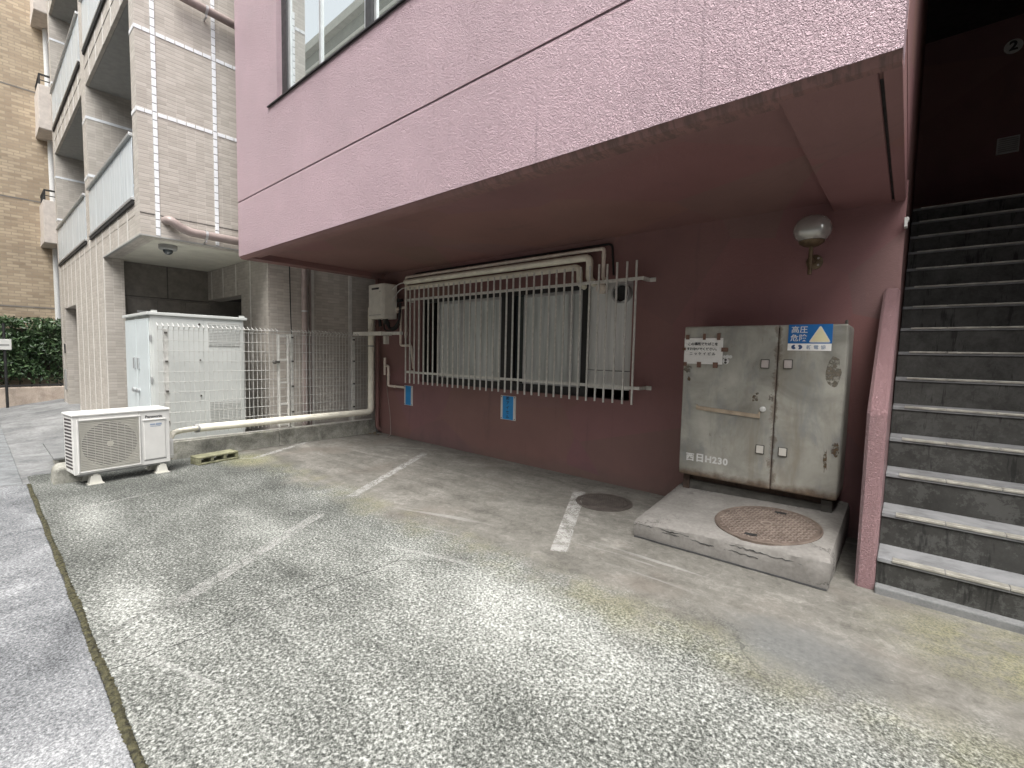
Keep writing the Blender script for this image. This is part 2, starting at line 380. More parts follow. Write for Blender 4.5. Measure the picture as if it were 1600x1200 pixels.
M = dict(
    lot=m_lot(), walk=m_sidewalk(),
    apron=m_conc('driveway_concrete', (.075, .078, .08), (.26, .264, .262), 1.6, crack=0, stain=.3),
    asphalt=simple('asphalt', (.07, .07, .072), .9, var=.3, scale=60, bump=.4, bscale=140),
    kerb=m_conc('mossy_kerb_concrete', (.12, .12, .10), (.42, .412, .365), 4, moss=.4, stain=.4),
    pad=m_conc('cracked_pad_concrete', (.14, .132, .12), (.255, .243, .225), 2.2, crack=1, stain=.12),
    block=m_conc('mossy_block', (.12, .12, .075), (.30, .295, .19), 7, moss=.5, stain=.3),
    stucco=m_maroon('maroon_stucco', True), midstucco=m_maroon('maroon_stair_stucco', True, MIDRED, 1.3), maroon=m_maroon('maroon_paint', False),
    drip=m_conc('stained_drip_edge', (.07, .045, .042), (.21, .125, .115), 6, stain=.55),
    btile=m_btile(),
    taupe=simple('taupe_panel', (.21, .19, .165), .55, var=.14),
    wtile=simple('white_tile', (.80, .82, .84), .25, var=.04, spec=.6),
    grout=simple('white_joint', (.62, .60, .56), .6, var=.1),
    cream_soffit=simple('cream_soffit_paint', (.60, .58, .50), .8, var=.07, scale=4),
    grey_soffit=simple('grey_soffit_paint', (.36, .36, .345), .8, var=.08),
    tan=m_tile('tan_brick', (.50, .405, .285), (.33, .255, .175), (.33, .27, .20), .23, .078, .5, .009, .01, .6, .15, .6),
    pinkstone=simple('pale_pink_render', (.60, .545, .49), .75, var=.1, bump=.2),
    lowwall=m_conc('salmon_wall_render', (.34, .27, .22), (.58, .49, .41), 3, stain=.2),
    alu=simple('aluminium', (.55, .56, .56), .38, .75, var=.08),
    wire=simple('fence_wire_coating', (.54, .54, .515), .45, .1, var=.08, scale=20),
    rail=simple('steel_bar_paint', (.70, .695, .65), .4, .3, var=.12, scale=20),
    darkframe=simple('dark_bronze_frame', (.035, .035, .036), .4, .3, var=.1),
    black=simple('blackened_metal', (.02, .02, .02), .6, var=.2),
    rubber=simple('black_cable', (.02, .02, .02), .55, var=.1),
    white=simple('white_enamel', (.66, .66, .63), .35, var=.05, scale=5),
    cubicle=simple('cubicle_paint', (.56, .58, .558), .4, var=.05, scale=3),
    steel=simple('steel_door', (.56, .61, .615), .45, .0, var=.03, scale=3, spec=.5),
    grey=simple('grey_plastic', (.30, .30, .29), .5, var=.1),
    vent=simple('vent_mesh', (.43, .43, .41), .6, var=.06),
    acw=simple('ac_white', (.68, .675, .645), .4, var=.05, scale=6),
    accream=simple('ac_grille_cream', (.56, .545, .485), .45, var=.06),
    acdark=simple('ac_fan_dark', (.05, .04, .043), .6, var=.1),
    foot=simple('foot_plastic', (.66, .65, .58), .6, var=.07),
    duct=simple('cream_duct', (.82, .79, .67), .5, var=.1, scale=7),
    pvc=simple('cream_pvc', (.78, .70, .61), .45, var=.12, scale=9),
    heater=simple('heater_enamel', (.74, .725, .655), .4, var=.07),
    dpipe=simple('drain_pipe_taupe', (.30, .245, .225), .4, var=.1),
    blue=simple('blue_plate', (.014, .27, .64), .4, var=.06),
    bluesign=simple('blue_sticker', (.012, .135, .40), .45, var=.06),
    yellow=simple('cream_yellow', (.72, .66, .42), .5, var=.04),
    paper=simple('paper', (.84, .83, .80), .7, var=.05, scale=14, bump=.2, bscale=12),
    tape=simple('brown_tape', (.19, .105, .075), .6, var=.12),
    ink=simple('black_ink', (.03, .03, .033), .7, var=.05),
    navy=simple('navy_ink', (.045, .085, .20), .6, var=.05),
    paleblue=simple('faded_blue_ink', (.30, .36, .46), .6, var=.05),
    whiteprint=simple('white_print', (.68, .68, .66), .6, var=.08, scale=40),
    cabinet=m_rustmetal(), rust=simple('rusty_steel', (.07, .045, .034), .8, var=.3, scale=14, bump=.3),
    dirtymetal=simple('dirty_base_steel', (.10, .095, .085), .6, .2, var=.25, scale=8),
    latch=simple('latch_pinkish', (.47, .42, .40), .45, var=.08), latch2=simple('latch_bright', (.58, .56, .51), .4, var=.05),
    wood=simple('beige_bar', (.42, .34, .25), .6, var=.15, scale=14),
    riser=m_riser(), tread=m_tread(), nosing=simple('cream_nosing', (.38, .365, .32), .45, .3, var=.25, scale=12),
    edge=m_conc('stair_foot_concrete', (.11, .113, .113), (.20, .203, .20), 5),
    dark=simple('dark_interior', (.05, .043, .042), .8, var=.2),
    brass=simple('aged_brass', (.16, .115, .07), .45, .6, var=.25, scale=25),
    board=m_frost('galvanised_board', (.60, .615, .60), (.82, .83, .81), .42),
    frost=m_frost('frosted_glass', (.46, .50, .487), (.76, .80, .78), .2),
    balglass=m_frost('balcony_glass', (.46, .53, .57), (.66, .73, .77), .18),
    winglass=m_glass('window_glass', (.52, .56, .545), .01, metal=.8),
    darkglass=m_glass('dark_glass', (.04, .05, .055), .04),
    curtain=m_frost('curtain', (.32, .34, .29), (.50, .52, .45), .8),
    globe=m_glass('smoked_globe_glass', (.55, .545, .515), .10, .75, .45),
    leaf=m_leaf(), stem=simple('hedge_stem', (.05, .04, .03), .8),
    moss=simple('moss_soil', (.060, .056, .028), .95, var=.55, scale=45, bump=.7, bscale=120),
    paint=m_paintline(), manhole=m_manhole('rusty_manhole_iron', (.10, .075, .062), (.22, .175, .145)),
    studtop=m_manhole('worn_stud_iron', (.20, .16, .135), (.36, .30, .26)),
    manhole2=m_manhole('dark_manhole_iron', (.055, .047, .042), (.12, .105, .093)),
    paver=m_conc('paver_stone', (.10, .106, .11), (.24, .25, .254), 5, stain=.35), litter=simple('dead_leaf', (.22, .17, .10), .8, var=.3, scale=40),
    cream_bldg=simple('cream_facade', (.20, .20, .15), .7, var=.1, scale=1.5),
)

# ---------------------------------------------------------------- mesh helpers
class MB:
    def __init__(s): s.v = []; s.f = []
    def add(s, vs, fs):
        o = len(s.v); s.v += [tuple(q) for q in vs]; s.f += [tuple(i + o for i in f) for f in fs]; return s
    def box(s, x0, x1, y0, y1, z0, z1):
        return s.add([(x0, y0, z0), (x1, y0, z0), (x1, y1, z0), (x0, y1, z0), (x0, y0, z1), (x1, y0, z1), (x1, y1, z1), (x0, y1, z1)],
                     [(0, 3, 2, 1), (4, 5, 6, 7), (0, 1, 5, 4), (1, 2, 6, 5), (2, 3, 7, 6), (3, 0, 4, 7)])
    def prism(s, poly, a, b, axis='x'):
        """poly of 2D points extruded from a to b along axis ('x': (y,z), 'y': (x,z), 'z': (x,y))"""
        def P(q, t): return {'x': (t, q[0], q[1]), 'y': (q[0], t, q[1]), 'z': (q[0], q[1], t)}[axis]
        n = len(poly)
        return s.add([P(q, a) for q in poly] + [P(q, b) for q in poly],
                     [tuple(range(n))[::-1], tuple(range(n, 2 * n))] + [(i, (i + 1) % n, n + (i + 1) % n, n + i) for i in range(n)])
    def tube(s, pts, r, seg=10, caps=True):
        pts = [Vector(p) for p in pts]; n = len(pts); rings = []
        rr = r if isinstance(r, (list, tuple)) else [r] * n
        ref = None
        for i, p in enumerate(pts):
            t = ((pts[i] - pts[i - 1]).normalized() if i else Vector()) + ((pts[i + 1] - pts[i]).normalized() if i < n - 1 else Vector())
            t.normalize()
            if ref is None:
                ref = t.orthogonal().normalized()
            ref = (ref - t * ref.dot(t)).normalized()
            b = t.cross(ref)
            k = 1.0
            if 0 < i < n - 1:
                ca = (pts[i] - pts[i - 1]).normalized().dot(t); k = 1 / max(.6, ca)
            rings.append([p + (ref * math.cos(2 * math.pi * j / seg) + b * math.sin(2 * math.pi * j / seg)) * rr[i] * k for j in range(seg)])
        vs = [q for g in rings for q in g]
        fs = [(i * seg + j, i * seg + (j + 1) % seg, (i + 1) * seg + (j + 1) % seg, (i + 1) * seg + j) for i in range(n - 1) for j in range(seg)]
        if caps: fs += [tuple(range(seg))[::-1], tuple((n - 1) * seg + j for j in range(seg))]
        return s.add(vs, fs)
    def lathe(s, prof, c, seg=28, axis='z'):
        vs = []; n = len(prof)
        for r, h in prof:
            for j in range(seg):
                a = 2 * math.pi * j / seg; p, q = r * math.cos(a), r * math.sin(a)
                vs.append({'z': (c[0] + p, c[1] + q, c[2] + h), 'y': (c[0] + p, c[1] + h, c[2] + q), 'x': (c[0] + h, c[1] + p, c[2] + q)}[axis])
        fs = [(i * seg + j, i * seg + (j + 1) % seg, (i + 1) * seg + (j + 1) % seg, (i + 1) * seg + j) for i in range(n - 1) for j in range(seg)]
        fs += [tuple(range(seg))[::-1], tuple((n - 1) * seg + j for j in range(seg))]
        return s.add(vs, fs)

def fillet(pts, r, k=5):
    pts = [Vector(p) for p in pts]; out = [pts[0]]
    for a, b, c in zip(pts, pts[1:], pts[2:]):
        d1, d2 = (a - b), (c - b); q = min(r, d1.length * .49, d2.length * .49)
        p0, p1 = b + d1.normalized() * q, b + d2.normalized() * q
        for i in range(k + 1):
            t = i / k; out.append(p0 * (1 - t) ** 2 + b * 2 * t * (1 - t) + p1 * t * t)
    return out + [pts[-1]]

def tag(o, label=None, cat=None, group=None, kind=None):
    if label: o['label'] = label
    if cat: o['category'] = cat
    if group: o['group'] = group
    if kind: o['kind'] = kind
    return o

def adopt(o, parent):
    o.parent = parent
    p = parent; mw = Matrix()
    chain = []
    while p: chain.append(p); p = p.parent
    for p in reversed(chain): mw = mw @ p.matrix_parent_inverse @ Matrix.LocRotScale(p.location, p.rotation_euler, p.scale)
    o.matrix_parent_inverse = mw.inverted()
    return o

def obj(name, mb, mat, parent=None, bevel=0, smooth=False, local=False, seg=2):
    me = bpy.data.meshes.new(name)
    me.from_pydata(mb.v, [], mb.f); me.validate(); me.update()
    me.materials.append(M[mat] if isinstance(mat, str) else mat)
    o = bpy.data.objects.new(name, me)
    COL.objects.link(o)
    import bmesh
    bm = bmesh.new(); bm.from_mesh(me); bmesh.ops.recalc_face_normals(bm, faces=bm.faces); bm.to_mesh(me); bm.free()
    if smooth:
        me.polygons.foreach_set('use_smooth', [True] * len(me.polygons))
        try: me.set_sharp_from_angle(angle=R(40))
        except Exception: pass
    if bevel:
        b = o.modifiers.new('bevel', 'BEVEL'); b.width = bevel; b.segments = seg; b.limit_method = 'ANGLE'
    if parent:
        if local: o.parent = parent
        else: adopt(o, parent)
    return o

def copy(o, dloc, parent=None):
    c = o.copy(); COL.objects.link(c)
    c.location = Vector(o.location) + Vector(dloc)
    if parent:
        c.parent = parent
    return c

def thing(name, label, cat, loc=(0, 0, 0), rz=0, group=None):
    e = bpy.data.objects.new(name, None); COL.objects.link(e)
    e.empty_display_size = .2
    e.location = loc; e.rotation_euler = (0, 0, rz)
    return tag(e, label, cat, group)

def text(name, s, size, loc, rot, mat, parent, local=False, align='CENTER', bold=0.0, sx=1.0, space=1.0):
    cu = bpy.data.curves.new(name, 'FONT')
    cu.body = s; cu.size = size; cu.align_x = align; cu.align_y = 'CENTER'; cu.extrude = .0004; cu.offset = bold; cu.resolution_u = 3
    cu.space_character = space
    t = bpy.data.objects.new(name, cu); COL.objects.link(t)
    bpy.context.view_layer.update()
    me = bpy.data.meshes.new_from_object(t.evaluated_get(bpy.context.evaluated_depsgraph_get()))
    bpy.data.objects.remove(t)
    me.materials.clear(); me.materials.append(M[mat])
    o = bpy.data.objects.new(name, me); COL.objects.link(o)
    mat4 = Matrix.Translation(loc) @ rot.to_4x4() @ Matrix.Diagonal((sx, 1, 1, 1))
    me.transform(mat4)
    if local: o.parent = parent
    else: adopt(o, parent)
    return o
ROT_MY = Matrix.Rotation(R(90), 3, 'X')                      # text facing -Y

# ================================================================ THE GROUND
g = MB().add([(-300, -300, -.35), (300, -300, -.35), (300, 300, -.35), (-300, 300, -.35)], [(0, 1, 2, 3)])
tag(obj('ground', g, 'asphalt'), kind='structure')
lot = tag(obj('parking_lot', MB().box(-7.42, 3.2, .350, 6.0, -.12, 0), 'lot'), kind='structure')
road = tag(obj('road', MB().box(-60, 30, -6.4, -1.35, -.2, -.03), 'asphalt'), kind='structure')
# sidewalk of cast slabs
walk = tag(obj('sidewalk', MB().box(-7.1, 6, -1.35, .349, -.14, -.02), 'edge'), kind='structure')
ed = [-7.04, -5.255, -3.42, -1.58, .26, 2.1, 3.95]
for a, b in zip(ed, ed[1:]):
    obj('paving_slab', MB().box(a + .004, b - .004, -1.34, .323, -.06, random.uniform(-.004, .001)), 'walk', walk, bevel=.006)
# driveway beyond the lot, falling gently to the far street
dv = MB(); nx = 16
for i in range(nx + 1):
    x = -7.06 - i * 1.1
    t = (-7.06 - x) / 10.2
    for y, zz in ((-1.35, -.22), (.33, -.16), (1.5, .02), (9, .02)):
        dv.v.append((x, y, -.012 + t * zz))
for i in range(nx):
    for k in range(3): a = i * 4 + k; dv.f.append((a, a + 1, a + 5, a + 4))
tag(obj('driveway', dv, 'apron'), kind='structure')
# pavers along the street edge of the driveway
pv = tag(obj('paver_bed', MB().box(-19, -7.08, -1.34, .30, -.3, -.19), 'asphalt'), kind='structure')
for i in range(34):
    x = -7.12 - i * .335
    zz = -.004 + (-7.06 - x) / 10.2 * -.165
    obj('paver', MB().box(x - .325, x, .135, .30, zz - .15, zz + random.uniform(0, .006)), 'paver', pv, bevel=.008)
    if i < 28: obj('paver', MB().box(x - .33, x - .005, -.36, .10, zz - .15, zz - .008 + random.uniform(0, .006)), 'paver', pv, bevel=.008)
# moss-filled gap between sidewalk and lot
ms = MB(); N = 1100
for i in range(N + 1):
    x = -6.98 + i * (9.6 / N)
    w0 = .3215 + .004 * math.sin(x * 9) + random.uniform(-.006, .003); w1 = .350 + .004 * math.sin(x * 7 + 1) + random.uniform(-.002, .007)
    for k, yy in enumerate((w0, w0 * .6 + w1 * .4, w0 * .35 + w1 * .65, w1)):
        ms.v.append((x + random.uniform(-.006, .006), yy, (.0015, .006, .007, .0015)[k] + random.uniform(-.002, .005) * (k in (1, 2))))
for i in range(N):
    for k in range(3): a = i * 4 + k; ms.f.append((a, a + 1, a + 5, a + 4))
tag(obj('moss', ms, 'moss'), 'brown-green moss and soil filling the gap along the kerb line', 'moss', kind='stuff')
# worn parking lines
def pline(p, q, wd):
    p, q = Vector((*p, 0)), Vector((*q, 0)); d = (q - p).normalized(); s = Vector((-d.y, d.x, 0)) * wd / 2
    mb = MB(); n = 14
    for i in range(n + 1):
        c = p.lerp(q, i / n); mb.v += [tuple(c - s + Vector((0, 0, .003))), tuple(c + s + Vector((0, 0, .003)))]
    mb.f = [(2 * i, 2 * i + 1, 2 * i + 3, 2 * i + 2) for i in range(n)]
    return obj('painted_line', mb, 'paint', lot)
pline((-4.23, 2.46), (-5.28, 4.24), .105)
pline((-3.13, .70), (-3.97, 2.0), .105)
pline((-1.93, 2.84), (-2.645, 4.26), .13)
pline((-6.62, 2.42), (-7.22, 3.42), .085)
pline((-5.62, .56), (-5.75, 1.17), .035)
ck = random.Random(8)
def ground_crack(pts, r):
    out = []
    for (a, b) in zip(pts, pts[1:]):
        for i in range(12):
            q = i / 12; out.append((a[0] + (b[0] - a[0]) * q + ck.uniform(-.012, .012), a[1] + (b[1] - a[1]) * q + ck.uniform(-.008, .008), .0008))
    obj('crack', MB().tube(out, [r * ck.uniform(.4, 1.3) for _ in out], 5), 'black', lot)
ground_crack([(-2.70, .36), (-2.70, .7), (-2.72, 1.0), (-2.73, 1.3), (-2.68, 1.72), (-2.71, 2.0)], .0019)

# round iron cover set in the lot
t = thing('manhole_cover', 'dark round iron manhole cover set flush in the lot beside a white line', 'manhole cover', (-2.27, 4.13, 0))
obj('ring', MB().lathe([(.285, 0), (.285, .005), (.24, .006), (.24, 0)], (-2.27, 4.13, 0), 40), 'manhole2', t)
obj('lid', MB().lathe([(.234, 0), (.234, .006), (.228, .008)], (-2.27, 4.13, 0), 40), 'manhole2', t)
sd = MB()
for i in range(-9, 10):
    for j in range(-9, 10):
        px, py = i * .024 + (j % 2) * .012, j * .024
        if px * px + py * py < .212 ** 2: sd.box(-2.27 + px - .008, -2.27 + px + .008, 4.13 + py - .004, 4.13 + py + .004, .006, .0105)
tag(obj('stud_pattern', sd, 'manhole2', t), kind='stuff')

# ================================================================ MAROON BUILDING
B = thing('maroon_building', 'maroon painted building with textured upper floor jutting over the parking lot', 'building', (-3.7, 4.78, 0))
YF, YW, ZS = 2.52, 4.78, 2.742
# upper floor front wall with a horizontal groove at z 3.51 and a window opening
WX0, WX1, WZ0, WZ1 = -6.0, -2.35, 4.49, 6.1
fw = MB()
fw.box(-7.32, -.095, YF, YF + .2, ZS + .035, 3.4975); fw.box(-7.32, -.095, YF, YF + .2, 3.531, WZ0)
fw.prism([(YF, 3.4975), (YF + .009, 3.524), (YF + .009, 3.531), (YF + .19, 3.531), (YF + .19, 3.4975)], -7.3195, -.0955)
fw.box(-7.32, WX0, YF, YF + .2, WZ0, WZ1); fw.box(WX1, -.095, YF, YF + .2, WZ0, WZ1); fw.box(-7.32, -.095, YF, YF + .2, WZ1, 10)
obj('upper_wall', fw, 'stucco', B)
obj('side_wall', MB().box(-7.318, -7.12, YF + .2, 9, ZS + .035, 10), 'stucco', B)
dr = MB()   # chamfered drip edge
dr.prism([(YF + .004, ZS + .035), (YF + .035, ZS), (YF + .085, ZS), (YF + .085, ZS + .028), (YF + .205, ZS + .028), (YF + .205, ZS + .035)], -7.318, -.097)
obj('drip_edge', dr, m_drip(), B)
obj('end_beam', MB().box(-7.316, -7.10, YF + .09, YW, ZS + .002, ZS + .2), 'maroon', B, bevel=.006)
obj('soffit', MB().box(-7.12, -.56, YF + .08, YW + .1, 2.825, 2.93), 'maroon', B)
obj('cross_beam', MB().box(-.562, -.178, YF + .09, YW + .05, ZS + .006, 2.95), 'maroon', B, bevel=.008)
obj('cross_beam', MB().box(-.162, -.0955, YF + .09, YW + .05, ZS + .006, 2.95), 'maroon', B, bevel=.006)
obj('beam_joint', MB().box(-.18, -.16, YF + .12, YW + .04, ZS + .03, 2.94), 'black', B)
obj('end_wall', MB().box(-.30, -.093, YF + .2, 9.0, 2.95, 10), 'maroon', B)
# ground floor wall with window opening
GX0, GX1, GZ0, GZ1 = -6.08, -2.36, .985, 2.345
gw = MB()
gw.box(-7.28, GX0, YW, YW + .22, -.1, 2.9); gw.box(GX1, -.087, YW, YW + .22, -.1, 2.9)
gw.box(GX0, GX1, YW, YW + .22, -.1, GZ0); gw.box(GX0, GX1, YW, YW + .22, GZ1, 2.9)
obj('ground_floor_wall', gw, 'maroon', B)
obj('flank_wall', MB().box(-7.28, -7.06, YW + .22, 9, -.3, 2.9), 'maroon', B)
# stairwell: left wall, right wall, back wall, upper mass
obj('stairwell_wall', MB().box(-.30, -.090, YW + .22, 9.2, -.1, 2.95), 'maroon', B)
obj('stairwell_wall', MB().box(1.55, 1.8, 3.75, 9.2, -.1, 10), 'maroon', B)
obj('stairwell_wall', MB().box(-.093, 1.55, 9.0, 9.2, 2.2, 8), 'maroon', B)
obj('stairwell_ceiling', MB().box(-.093, 1.55, 4.2, 9.0, 6.3, 6.5), 'dark', B)
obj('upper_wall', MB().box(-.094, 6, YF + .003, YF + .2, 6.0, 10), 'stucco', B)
obj('upper_floor', MB().box(-.094, 6, YF + .2, 9.2, 6.0, 6.15), 'dark', B)
obj('roof', MB().box(-7.3, 6, YF + .01, 9.2, 9.9, 10.1), 'dark', B)
obj('back_wall', MB().box(-7.3, 6, 9.2, 9.4, -.1, 10), 'maroon', B)
obj('front_wall', MB().box(1.8, 6, 3.75, 4.0, -.1, 10), 'maroon', B)
# low sloping wall beside the stairs
pw = MB().prism([(3.775, -.05), (3.775, 1.165), (YW, 2.085), (YW, -.05)], -.188, -.083)
obj('sloping_stair_wall', pw, 'midstucco', B, bevel=.018, seg=1)
obj('bracket', MB().box(-.092, -.072, 4.70, 4.775, 2.53, 2.60).box(-.088, -.066, 4.71, 4.76, 2.575, 2.60), 'white', B)

# upper window
W = obj('upper_window', MB().box(WX0, WX0 + .145, YF + .06, YF + .13, WZ0, WZ1).box(WX1 - .06, WX1, YF + .06, YF + .13, WZ0, WZ1)
        .box(-4.15, -4.035, YF + .05, YF + .14, WZ0, WZ1).box(WX0 + .145, -4.15, YF + .06, YF + .13, WZ1 - .06, WZ1).box(-4.035, WX1 - .06, YF + .06, YF + .13, WZ1 - .06, WZ1), 'darkframe', B, bevel=.006)
obj('sash', MB().box(-5.855, -5.80, YF + .075, YF + .115, WZ0 + .02, WZ1 - .06).box(-5.09, -5.055, YF + .07, YF + .12, WZ0 + .02, WZ1 - .06).box(-4.20, -4.15, YF + .075, YF + .115, WZ0 + .02, WZ1 - .06)
    .box(-4.035, -4.0, YF + .075, YF + .115, WZ0 + .02, WZ1 - .06).box(-5.8, -4.2, YF + .08, YF + .112, WZ0, WZ0 + .03), 'alu', W)
for a, b in ((-5.80, -5.09), (-5.055, -4.20), (-4.0, -3.15), (-3.10, WX1 - .06)):
    obj('pane', MB().box(a, b, YF + .09, YF + .098, WZ0 + .03, WZ1 - .06), 'winglass', W)
obj('window_sill', MB().prism([(YF - .022, WZ0 - .016), (YF - .022, WZ0 - .004), (YF + .12, WZ0 + .004), (YF + .12, WZ0 - .016)], -6.25, WX1 + .2), 'darkframe', W)
obj('room_behind', MB().box(WX0, WX1, YF + .26, YF + .3, WZ0 - .3, WZ1 + .2), 'curtain', W)

# ground floor window
G = obj('ground_window', MB().box(GX0, GX0 + .05, YW + .05, YW + .16, GZ0, GZ1).box(-4.35, -4.15, YW + .04, YW + .17, GZ0, GZ1).box(-3.03, -2.935, YW + .03, YW + .17, GZ0, GZ1)
        .box(GX0 + .05, -4.35, YW + .05, YW + .16, GZ1 - .07, GZ1).box(-4.15, -3.03, YW + .05, YW + .16, GZ1 - .07, GZ1).box(GX0 + .05, -4.35, YW + .05, YW + .16, GZ0, GZ0 + .1).box(-4.15, -3.03, YW + .05, YW + .16, GZ0, GZ0 + .1), 'darkframe', B, bevel=.004)
obj('window_sill', MB().box(GX0, GX1, YW + .012, YW + .21, GZ0 - .03, GZ0 + .006), 'black', G)
obj('dark_room', MB().box(GX0, GX1, YW + .5, YW + .52, .8, 2.6).box(GX0, GX1, YW + .22, YW + .5, GZ1, GZ1 + .02).box(GX0 - .02, GX0, YW + .22, YW + .5, .8, 2.4), 'black', G)
for a, b, st in ((-5.74, -5.19, 1), (-5.19, -4.37, 0), (-4.13, -3.98, 2), (-3.97, -3.22, 0), (-3.22, -3.04, 1)):
    if st == 2:
        obj('pane', MB().box(a, b, YW + .10, YW + .106, GZ0 + .1, GZ1 - .07), 'darkglass', G); continue
    dy = .015 * st
    f = obj('sash', MB().box(a, a + .035, YW + .07 + dy, YW + .11 + dy, GZ0 + .1, GZ1 - .07).box(b - .035, b, YW + .07 + dy, YW + .11 + dy, GZ0 + .1, GZ1 - .07)
            .box(a + .035, b - .035, YW + .07 + dy, YW + .11 + dy, GZ1 - .115, GZ1 - .07).box(a + .035, b - .035, YW + .07 + dy, YW + .11 + dy, GZ0 + .1, GZ0 + .15), 'alu', G, bevel=.003)
    obj('pane', MB().box(a + .035, b - .035, YW + .086 + dy, YW + .092 + dy, GZ0 + .15, GZ1 - .115), 'frost', f)
# pleated blind strips seen behind the frosted panes, and a box on the sill
obj('blind', MB().prism([(x_, YW + .125 + .012 * (k % 2)) for k, x_ in enumerate([-5.7 + .055 * i + random.uniform(-.02, .02) for i in range(24)])] + [(-4.44, YW + .15), (-5.7, YW + .15)], GZ0 + .12, GZ1 - .1, 'z'), 'frost', G)
pb = obj('galvanised_panel', MB().box(-2.935, GX1, YW + .06, YW + .085, 1.315, GZ1).box(-2.935, GX1, YW + .055, YW + .085, GZ0 + .11, 1.308), 'board', G, bevel=.003)
obj('vent_duct', MB().lathe([(.105, 0), (.105, -.075), (.112, -.08), (.112, -.088), (.094, -.088), (.094, -.01), (.0, -.01)], (-2.50, YW + .06, 2.19), 32, 'y'), 'alu', pb, smooth=True)
obj('vent_shutter', MB().lathe([(.05, 0), (.08, -.02), (.09, -.04)], (-2.50, YW + .055, 2.19), 24, 'y'), 'black', pb)

# ================================================================ STAIRCASE
ST = thing('staircase', 'grimy concrete staircase with pale nosing strips rising into the dark stairwell', 'staircase', (.7, 3.775, 0))
Y0, DD, RR = 3.775, .2804, .226
SX0, SX1 = -.08, 1.55
obj('foot_strip', MB().box(SX0 - .002, SX1, 3.735, 3.83, -.02, .05), 'edge', ST, bevel=.01)
for i in range(1, 16):
    yn = Y0 + (i - 1) * DD; z = i * RR
    yb = yn + DD + .05 if i < 15 else 9.0
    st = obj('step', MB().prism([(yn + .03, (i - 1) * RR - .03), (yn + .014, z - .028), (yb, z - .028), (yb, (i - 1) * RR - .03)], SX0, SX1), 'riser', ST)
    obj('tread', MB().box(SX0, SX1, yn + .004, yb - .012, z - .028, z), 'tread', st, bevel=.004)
    x = SX0 + .075
    for wd in (.25, .27, .25, .27, .25, .2):
        obj('nosing', MB().box(x, x + wd - .003, yn - .003, yn + .058, z - .012, z + .004), 'nosing', st, bevel=.003)
        x += wd
# marks inside the stairwell
t = thing('number_sign', 'round pale sign reading 2 high on the dark stairwell wall', 'sign', (.781, 8.98, 5.60))
obj('disc', MB().lathe([(.088, 0), (.088, -.012), (.082, -.015)], (.785, 8.995, 5.62), 32, 'y'), 'whiteprint', t)
text('digit', '2', .16, (.785, 8.975, 5.62), ROT_MY, 'ink', t, bold=.006)
t = thing('wall_panel', 'small pale slatted wall panel in the dark stairwell below the round sign', 'panel', (.82, 8.98, 4.40))
obj('frame', MB().box(.71, .92, 8.975, 8.998, 4.26, 4.47), 'alu', t, bevel=.004)
for k in range(7): obj('slat', MB().box(.725, .905, 8.966, 8.974, 4.28 + k * .026, 4.295 + k * .026), 'grey', t)

# ================================================================ CONCRETE PAD, COVER, CABINET
def padz(x, y):
    s = (x + 1.65) / 1.33; q = (y - 3.53) / 1.22
    return (1 - q) * (.14 + s * .075) + q * (.27 + s * .03)
P = MB(); nx, ny = 22, 18
def pxy(i, j):
    s, q = i / nx, j / ny
    x = -1.65 + s * 1.335 + (.018 if q == 0 and s == 0 else 0); y = 3.53 + .03 * s + q * (1.235 - .03 * s)
    return x, y
rnd = random.Random(3)
for j in range(ny + 1):
    for i in range(nx + 1):
        x, y = pxy(i, j)
        e = 0
        if j == 0 or i in (0, nx): e = -.012 + rnd.uniform(-.006, .004)
        P.v.append((x, y + (rnd.uniform(-.006, .006) if j == 0 else 0), padz(x, y) + rnd.uniform(-.002, .002) + e))
for j in range(ny):
    for i in range(nx): a = j * (nx + 1) + i; P.f.append((a, a + 1, a + nx + 2, a + nx + 1))
rim = [(i, 0) for i in range(nx + 1)] + [(nx, j) for j in range(1, ny + 1)] + [(i, ny) for i in range(nx - 1, -1, -1)] + [(0, j) for j in range(ny - 1, 0, -1)]
o0 = len(P.v)
for lv, (ox, kz) in enumerate(((.012, .86), (.014, .4), (.004, -.02))):
    for i, j in rim:
        x, y = pxy(i, j); zt = padz(x, y)
        sx = -1 if i == 0 else (1 if i == nx else 0); sy = -1 if j == 0 else 0
        P.v.append((x + sx * ox + rnd.uniform(-.004, .004), y + sy * (ox + rnd.uniform(-.006, .006)), zt * kz))
nr = len(rim)
top = [j * (nx + 1) + i for i, j in rim]
for lv in range(3):
    up = top if lv == 0 else [o0 + (lv - 1) * nr + k for k in range(nr)]
    lo = [o0 + lv * nr + k for k in range(nr)]
    for k in range(nr): q = (k + 1) % nr; P.f.append((up[k], lo[k], lo[q], up[q]))
pad = obj('concrete_pad', P, 'pad', smooth=True)
crk = random.Random(5)
for x0, x1, k0, k1 in ((-1.42, -.72, .62, .50), (-.95, -.40, .78, .62), (-1.60, -1.20, .80, .72)):
    pts = []
    for i in range(26):
        q = i / 25; x_ = x0 + (x1 - x0) * q
        yt = 3.53 + .03 * (x_ + 1.65) / 1.335
        pts.append((x_, yt - .0135, padz(x_, yt) * (k0 + (k1 - k0) * q) + crk.uniform(-.006, .006)))
    obj('crack', MB().tube(pts, [.0012 + .0022 * crk.random() for _ in pts], 5), 'black', pad)
obj('crack', MB().tube([(-1.64 + i * .053, 3.515 + .03 * i / 25 + crk.uniform(-.004, .004), .006) for i in range(26)], .007, 5), 'black', pad)
tag(pad, 'cracked sloping concrete plinth slab under the grey electrical cabinet', 'concrete pad')
